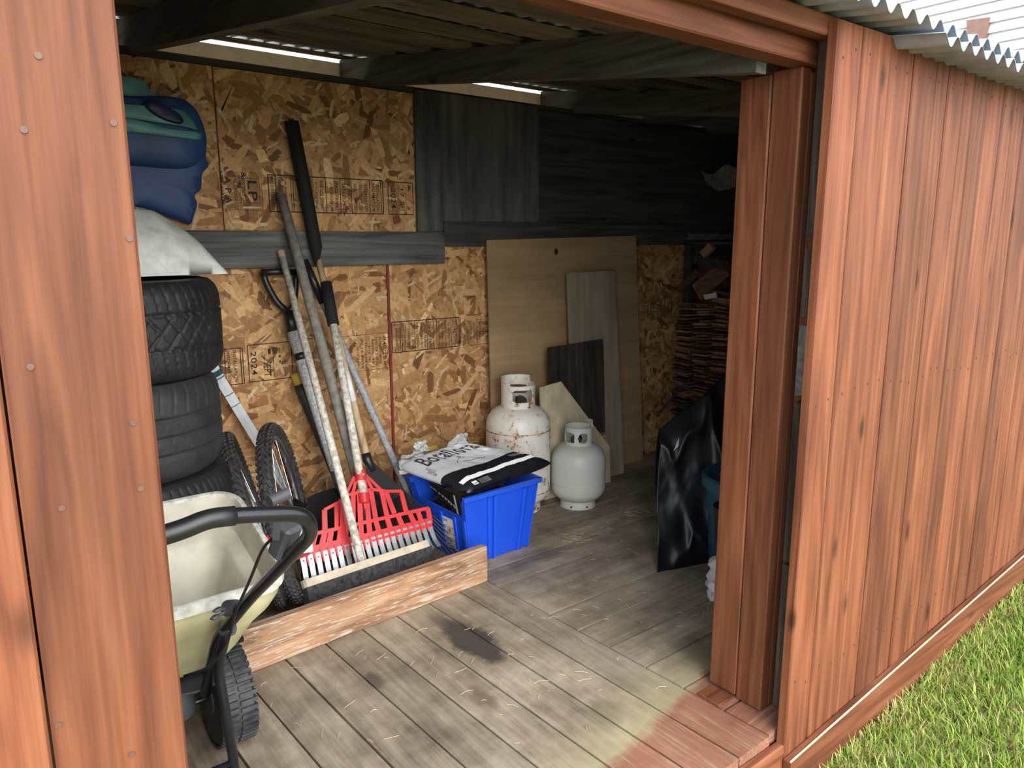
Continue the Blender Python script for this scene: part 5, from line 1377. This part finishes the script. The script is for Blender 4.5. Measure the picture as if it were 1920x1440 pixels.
for ci, (yc, z) in enumerate(cols):
    k = 0
    while z < HT[ci] and cnt < 290:
        me = shingle_mesh(r.randrange(10))
        th = 0.0185
        o = bpy.data.objects.new('wood_shingle', me); COL.objects.link(o)
        w = r.uniform(0.20, 0.276)
        o.scale = (r.uniform(0.9, 1.1), w*1.02, r.uniform(1.1, 1.6))
        hx = 0.25*o.scale[0]
        tilt = 0.07*math.sin(z*4.2+ci*1.3)+0.03*math.sin(z*11+ci)
        lim = 0.5*(0.1425-w*0.5); o.location = (3.985+hx+r.uniform(-0.03, 0.05)+(0.02 if ci else 0), yc+r.uniform(-lim, lim), z+0.003+abs(tilt)*0.07)
        o.rotation_euler = (tilt, r.gauss(0, 0.004), r.gauss(0, 0.012))
        top = z > HT[ci]-th*1.5
        tag(o, 'split wooden shingle in the loose stack at the dark end of the shed', 'shingle', 'shingles in the stack at the dark end')
        z += th*r.uniform(0.95, 1.25); cnt += 1
# leaning dark board and loose sticks on the stack
def stick(name, a, b, w, t, mat, label, cat='board', up=(0, 0, 1)):
    a, b = Vector(a), Vector(b); d = (b-a); Mx = frame(a, d, up if abs(d.normalized().dot(Vector(up))) < .95 else (1, 0, 0))
    return tag(obj(name, xf(bbox(0, d.length, -w/2, w/2, -t/2, t/2, 0.0015), Mx), mat), label, cat)
stick('loose_board', onx(1208, 806, 3.90), onx(1296, 706, 3.955), 0.10, 0.014, M['dark_x'], 'dark grey board leaning diagonally against the shingle stack', up=(0.9, 0.3, 0.3))
stick('loose_lath', onx(1226, 688, 3.93)+Vector((0, 0, 0)), onx(1232, 640, 3.93), 0.028, 0.008, M['cream_board'], 'short pale lath standing against the end of the shingle stack', 'lath', up=(1, 0.4, 0))
stick('loose_lath', onx(1212, 598, 3.88), onx(1244, 606, 4.02), 0.05, 0.010, M['handle_wood'], 'pale lath end poking out of the top of the shingle stack', 'lath')
stick('loose_board', onx(1306, 548, 4.00), onx(1360, 502, 4.30), 0.12, 0.012, M['shingle'], 'brown board tossed on top of the shingle stack', up=(-.4, .3, .9))
stick('loose_board', onx(1270, 545, 3.95), onx(1310, 508, 3.99), 0.050, 0.012, M['shingle'], 'reddish board offcut tilted up on top of the shingle stack', up=(-.8, .2, .5))
stick('loose_board', onx(1318, 478, 4.02), onx(1336, 460, 4.03), 0.05, 0.04, M['plywood'], 'short tan timber block on the shelf end above the stack', 'timber', up=(0, .3, 1))
stick('loose_board', onx(1272, 444, 4.06), Vector((4.5, onx(1272, 444, 4.06).y-0.25, onx(1272, 444, 4.06).z)), 0.045, 0.06, M['grey_x'], 'grey timber with a pale sawn end on brackets above the stack', 'timber')
stick('loose_board', onx(1300, 486, 4.05), onx(1370, 500, 4.25), 0.06, 0.012, M['dark_x'], 'thin dark board lying across the top of the stack', up=(0, .4, 1))
tk = tag(obj('cardboard_tag', xf(box(-0.05, 0.05, -0.017, 0.017, 0, 0.002), frame(onx(1332, 555, 3.97), (0.0, -0.95, 0.22), (-0.35, 0.2, 0.9))), M['white_label']), 'small white printed tag stuck on the dark boards above the stack', 'tag')
# rack of dark boards behind and above, under the roof
rack = thing('lumber_shelf', 'dark timber shelf on brackets above the shingle stack', 'shelf', (4.35, 2.6, 1.30))
obj('shelf_plank', bbox(4.05, 4.615, 1.75, 3.30, 1.425, 1.445, 0.003), M['dark_y'], rack)
for y in (1.9, 3.22): obj('bracket', bbox(4.10, 4.615, y, y+0.04, 1.35, 1.423, 0.003), M['dark_x'], rack)
cf = thing('crumpled_cloth', 'crumpled pale cloth scrap on the timbers under the roof', 'cloth', (4.25, 2.7, 1.86))
g = sheet(lambda u, v: onx(1312+95*u, 318+10*v+14*u*v+5*math.sin(u*7), 4.15)+Vector((0.10*v, 0, 0.035*fbm(u*3, v*2, 4)-0.06*v)), 20, 10, 0.003)
obj('cloth_scrap', (g[0], g[1]), M['grey_handle'], cf, smooth=True)
obj('hanging_hook', tube([onx(1345, 315, 4.17), (4.31, onx(1345, 315, 4.17).y, zraf(onx(1345, 315, 4.17).y)+0.02)], 0.003, 6), M['black_metal'], cf)

# ---- black poly film over a heap beside the jamb
fm = thing('black_film', 'black plastic sheeting draped over a heap beside the doorway jamb', 'plastic sheet', (2.75, 2.0, 0.0))
def film(u, v):
    # u across from the left edge to behind the jamb, v from floor in front over the ridge to the floor behind
    lf = Vector((2.385, 2.030, 0.004)); rf = Vector((3.08, 1.83, 0.004))
    ridge_l = Vector((2.56, 2.205, 0.60)); ridge_r = Vector((3.34, 1.95, 1.16))
    lb = Vector((2.82, 2.42, 0.004)); rb = Vector((3.70, 2.15, 0.004))
    f = lf.lerp(rf, u); rd = ridge_l.lerp(ridge_r, u**1.1); bk = lb.lerp(rb, u)
    if v < 0.62:
        t = v/0.62; p = f.lerp(rd, t); p = p+Vector((-0.03, -0.03, 0))*math.sin(t*math.pi)*0.8
    else:
        t = (v-0.62)/0.38; p = rd.lerp(bk, t)+Vector((0.02, 0.03, 0.03))*math.sin(t*math.pi)
    n1 = fbm(u*2.6+2, v*3.2, 1.3, 2); n2 = fbm(u*9, v*8, 5.0, 3)
    rdg = (1-abs(fbm(u*3.5+v*1.5, v*2.2-u, 8.0, 2)))**3
    k = 0.05*n1+0.004*n2+0.05*rdg
    p = p+Vector((-0.62, -0.75, 0.1))*k*min(1, v*9+0.12)
    p.z = max(p.z, 0.003); return p
g = sheet(film, 90, 110, 0.0008)
obj('film', (g[0], g[1]), M['black_film'], fm, smooth=2)
tn = film(0.10, 0.52)
obj('torn_patch', ([tn+Vector((-.03, -.03, -.02)), tn+Vector((-.004, -.035, .0)), tn+Vector((-.002, -.035, .04))], [(0, 1, 2)]), M['white_label'], fm)

# ---- teal tub, black flower pot, white crumpled sack, just past the jamb
tt = thing('teal_tub', 'teal plastic tub with a thick rim standing behind the doorway jamb', 'tub', (2.60, 1.69, 0.0))
p = onz(1338, 1063, 0.0)
TX, TY = 2.655, 1.775
obj('tub_body', lathe([(0.0, 0.002), (0.138, 0.002), (0.146, 0.012), (0.162, 0.30), (0.170, 0.305), (0.176, 0.46), (0.170, 0.46), (0.164, 0.31), (0.14, 0.014), (0.0, 0.012)], 48, Matrix.Translation((TX, TY, 0))), M['teal_tub'], tt, smooth=True)
obj('tub_rim', lathe([(0.176, 0.415), (0.194, 0.418), (0.196, 0.462), (0.186, 0.470), (0.170, 0.466), (0.170, 0.455)], 48, Matrix.Translation((TX, TY, 0))), M['teal_tub'], tt, smooth=True)
ws = thing('white_sack', 'crumpled white sack on the floor under the black flower pot', 'sack', (2.43, 1.62, 0.0))
SKX, SKY = 2.437, 1.700
def sack(u, v):
    a = 2*math.pi*u; h = 0.175*v; rr = 0.075*(1-0.25*max(0, v-.8)*4)+0.012*fbm(math.cos(a)*2, math.sin(a)*2, v*4, 4)+0.008*math.sin(v*24+3*fbm(math.cos(a), math.sin(a), v))
    if v > 0.97: rr *= 0.05
    return Vector((SKX+rr*math.cos(a), SKY+rr*math.sin(a), 0.002+h))
g = sheet(sack, 48, 30); obj('sack_body', (g[0], g[1]), M['white_sack'], ws, smooth=2)
PX, PY = SKX+0.006, SKY+0.002
fp = thing('flower_pot', 'black plastic flower pot set on the crumpled white sack', 'pot', (PX, PY, 0.18))
obj('pot_body', lathe([(0.0, 0.179), (0.052, 0.179), (0.068, 0.355), (0.073, 0.357), (0.075, 0.395), (0.071, 0.396), (0.067, 0.36), (0.050, 0.185), (0.0, 0.185)], 40, Matrix.Translation((PX, PY, 0))), M['black_plastic'], fp, smooth=True)

# ---- straw and one dry leaf on the floor
V, F = [], []
r = random.Random(3)
spots = [onz(u, v) for u, v in ((1080, 1008), (1070, 1010), (1190, 960), (1150, 955), (1040, 1240), (880, 1190), (1230, 970), (1160, 1155), (620, 1260), (990, 1310), (700, 1310), (1060, 1260), (1150, 1060), (1290, 1180))]
for i in range(230):
    s = r.choice(spots); p = Vector((s.x+r.gauss(0, .16), s.y+r.gauss(0, .14), 0.0015)) if i > 60 else Vector((spots[i % 4].x+r.gauss(0, .04), spots[i % 4].y+r.gauss(0, .03), 0.002))
    if p.y < 1.2 or p.x < 0.3 or (p.y > 2.32 and p.x < 2.2) or p.x > 3.0 or p.y > 2.7: continue
    a = r.uniform(0, 6.28); L_ = r.uniform(.006, .026); d = Vector((math.cos(a), math.sin(a), 0)); n = Vector((-d.y, d.x, 0))
    g = tube([p-d*L_, p+n*L_*r.uniform(-.3, .3)+Vector((0, 0, .002)), p+d*L_], 0.0007, 4)
    n0 = len(V); V += g[0]; F += [tuple(i+n0 for i in q) for q in g[1]]
o = obj('straw', (V, F), M['straw']); tag(o, 'loose bits of dry straw scattered over the plank floor', 'straw', kind='stuff')
lfp = onz(1168, 931, 0.0)
def leaf(u, v):
    x = (u-.5)*0.055; w = 0.020*math.sin(max(0.001, min(.999, u))*math.pi)**0.7; y = (v-.5)*2*w
    return lfp+Vector((x, y, 0.006+0.25*abs(y)+0.004*math.sin(u*9)))
g = sheet(leaf, 14, 8, 0.0006)
lv_ = thing('dry_leaf', 'curled brown dry leaf on the floor beside the short gas bottle', 'leaf', (lfp.x, lfp.y, 0.0))
obj('leaf_blade', (g[0], g[1]), M['leaf'], lv_, smooth=True)
obj('leaf_stem', tube([lfp+Vector((.026, 0, .004)), lfp+Vector((.045, .006, .002))], 0.0009, 5), M['leaf'], lv_)

# ================================================================== OUTSIDE
def zg(x, y): return -0.205+0.088*(x-2.1) if x > 0 else -0.205-0.088*2.1
def ground():
    V, F = [], []
    xs = [-8, -2, 0, 2.1, 5.2, 9.5, 30]; ys = [-14, -1, 0.4, 1.045, 4.0, 14]
    for x in xs:
        for y in ys: V.append((x, y, zg(min(x, 9.5), y)-(0.35 if 1.2 < y < 3.9 and XL < x < XR else 0)))
    n = len(ys)
    for i in range(len(xs)-1):
        for j in range(n-1): F.append((i*n+j, (i+1)*n+j, (i+1)*n+j+1, i*n+j+1))
    return V, F
gr = obj('ground', ground(), M['soil'], center=False); tag(gr, 'lawn soil under the grass in front of the shed', 'ground', kind='structure')
def lawn():
    r = np.random.default_rng(5)
    def field(n, x0, x1, y0, y1, h0, h1, wd):
        x = r.uniform(x0, x1, n); y = r.uniform(y0, y1, n)
        z = np.where(x > 0, -0.205+0.088*(x-2.1), -0.205-0.088*2.1)
        h = r.uniform(h0, h1, n)*(0.6+0.7*r.random(n)); a = r.uniform(0, 2*np.pi, n); ln = r.uniform(0.15, 1.1, n)*h
        w = wd*r.uniform(0.6, 1.2, n)
        px, py = np.cos(a+1.57)*w, np.sin(a+1.57)*w; lx, ly = np.cos(a)*ln, np.sin(a)*ln
        P = np.stack([np.stack([x-px, y-py, z-0.004], 1), np.stack([x+px, y+py, z-0.004], 1),
                      np.stack([x+lx*.4+px*.7, y+ly*.4+py*.7, z+h*.6], 1), np.stack([x+lx*.4-px*.7, y+ly*.4-py*.7, z+h*.6], 1),
                      np.stack([x+lx, y+ly, z+h*.88], 1)], 1)
        t = r.random((n, 1)); base = np.array([0.09, 0.19, 0.022])*(1-t)+np.array([0.27, 0.37, 0.05])*t
        patch = np.sin(x*3.1+1)*np.cos(y*4.3+x)+np.sin(x*1.3-y*2.0)
        dry = (r.random(n) < 0.10+0.10*(patch > 0.6)+0.35*np.exp(-((y-1.02)/0.10)**2)); base[dry] = np.array([0.46, 0.41, 0.15])*r.uniform(.7, 1.1, (dry.sum(), 1))
        c = np.concatenate([base, np.ones((n, 1))], 1)
        return P, np.repeat(c[:, None, :], 5, 1)
    A = [field(52000, 1.9, 5.2, 0.1, 1.03, 0.02, 0.06, 0.0021), field(26000, -1.5, 6.5, -2.5, 1.03, 0.03, 0.07, 0.004), field(26000, 4.75, 9.8, -3.0, 6.0, 0.03, 0.07, 0.005), field(4000, 1.9, 5.0, 0.97, 1.022, 0.03, 0.075, 0.0022)]
    P = np.concatenate([a[0] for a in A]).reshape(-1, 3); C = np.concatenate([a[1] for a in A]).reshape(-1, 4)
    n = len(P)//5
    me = bpy.data.meshes.new('grass')
    idx = np.arange(n)[:, None]*5
    F4 = idx+np.array([0, 1, 2, 3]); F3 = idx+np.array([3, 2, 4])
    me.vertices.add(len(P)); me.vertices.foreach_set('co', P.astype(np.float32).ravel())
    loops = np.concatenate([F4.ravel(), F3.ravel()]); me.loops.add(len(loops)); me.loops.foreach_set('vertex_index', loops.astype(np.int32))
    me.polygons.add(2*n)
    me.polygons.foreach_set('loop_start', np.concatenate([np.arange(n)*4, 4*n+np.arange(n)*3]).astype(np.int32))
    at = me.color_attributes.new('Col', 'FLOAT_COLOR', 'POINT'); at.data.foreach_set('color', C.astype(np.float32).ravel())
    me.update(calc_edges=True); me.validate()
    me.materials.append(M['grass'])
    o = bpy.data.objects.new('grass', me); COL.objects.link(o)
    tag(o, 'bright green short lawn grass along the foot of the plank wall', 'grass', kind='stuff')
lawn()

# neighbouring house with white lap siding, seen above the roof edge
hs = thing('house', 'neighbouring house wall of white lap siding above the corrugated roof', 'building', (10.5, 3.0, 0.4))
HX = 10.0
obj('wall_sheathing', box(HX+0.02, HX+0.3, -3, 9, 0.3, 6.4), M['siding'], hs)
g = None
for k in range(52):
    z = 0.35+k*0.115
    V = [(HX-0.030, -3, z), (HX-0.030, 9, z), (HX+0.018, 9, z), (HX+0.018, -3, z), (HX+0.004, -3, z+0.1146), (HX+0.004, 9, z+0.1146), (HX+0.018, 9, z+0.1146), (HX+0.018, -3, z+0.1146)]
    if g is None:
        g = obj('siding_board', (V, [(0, 3, 2, 1), (4, 5, 6, 7), (0, 1, 5, 4), (1, 2, 6, 5), (2, 3, 7, 6), (3, 0, 4, 7)]), M['siding'], hs); zb = g.location.z
    else:
        o = g.copy(); COL.objects.link(o); o.location.z = zb+k*0.115
p = onx(1833, 55, HX-0.03)
q = [onx(1812, 38, HX-.05), onx(1855, 32, HX-.05), onx(1848, 82, HX-.05), onx(1814, 84, HX-.05)]
obj('brown_vent_box', hexa([(v.x, v.y, v.z) for v in (q[3], q[2])]+[(HX, q[2].y, q[2].z), (HX, q[3].y, q[3].z)], [(v.x, v.y, v.z) for v in (q[0], q[1])]+[(HX, q[1].y, q[1].z), (HX, q[0].y, q[0].z)]), M['brown_metal'], hs)
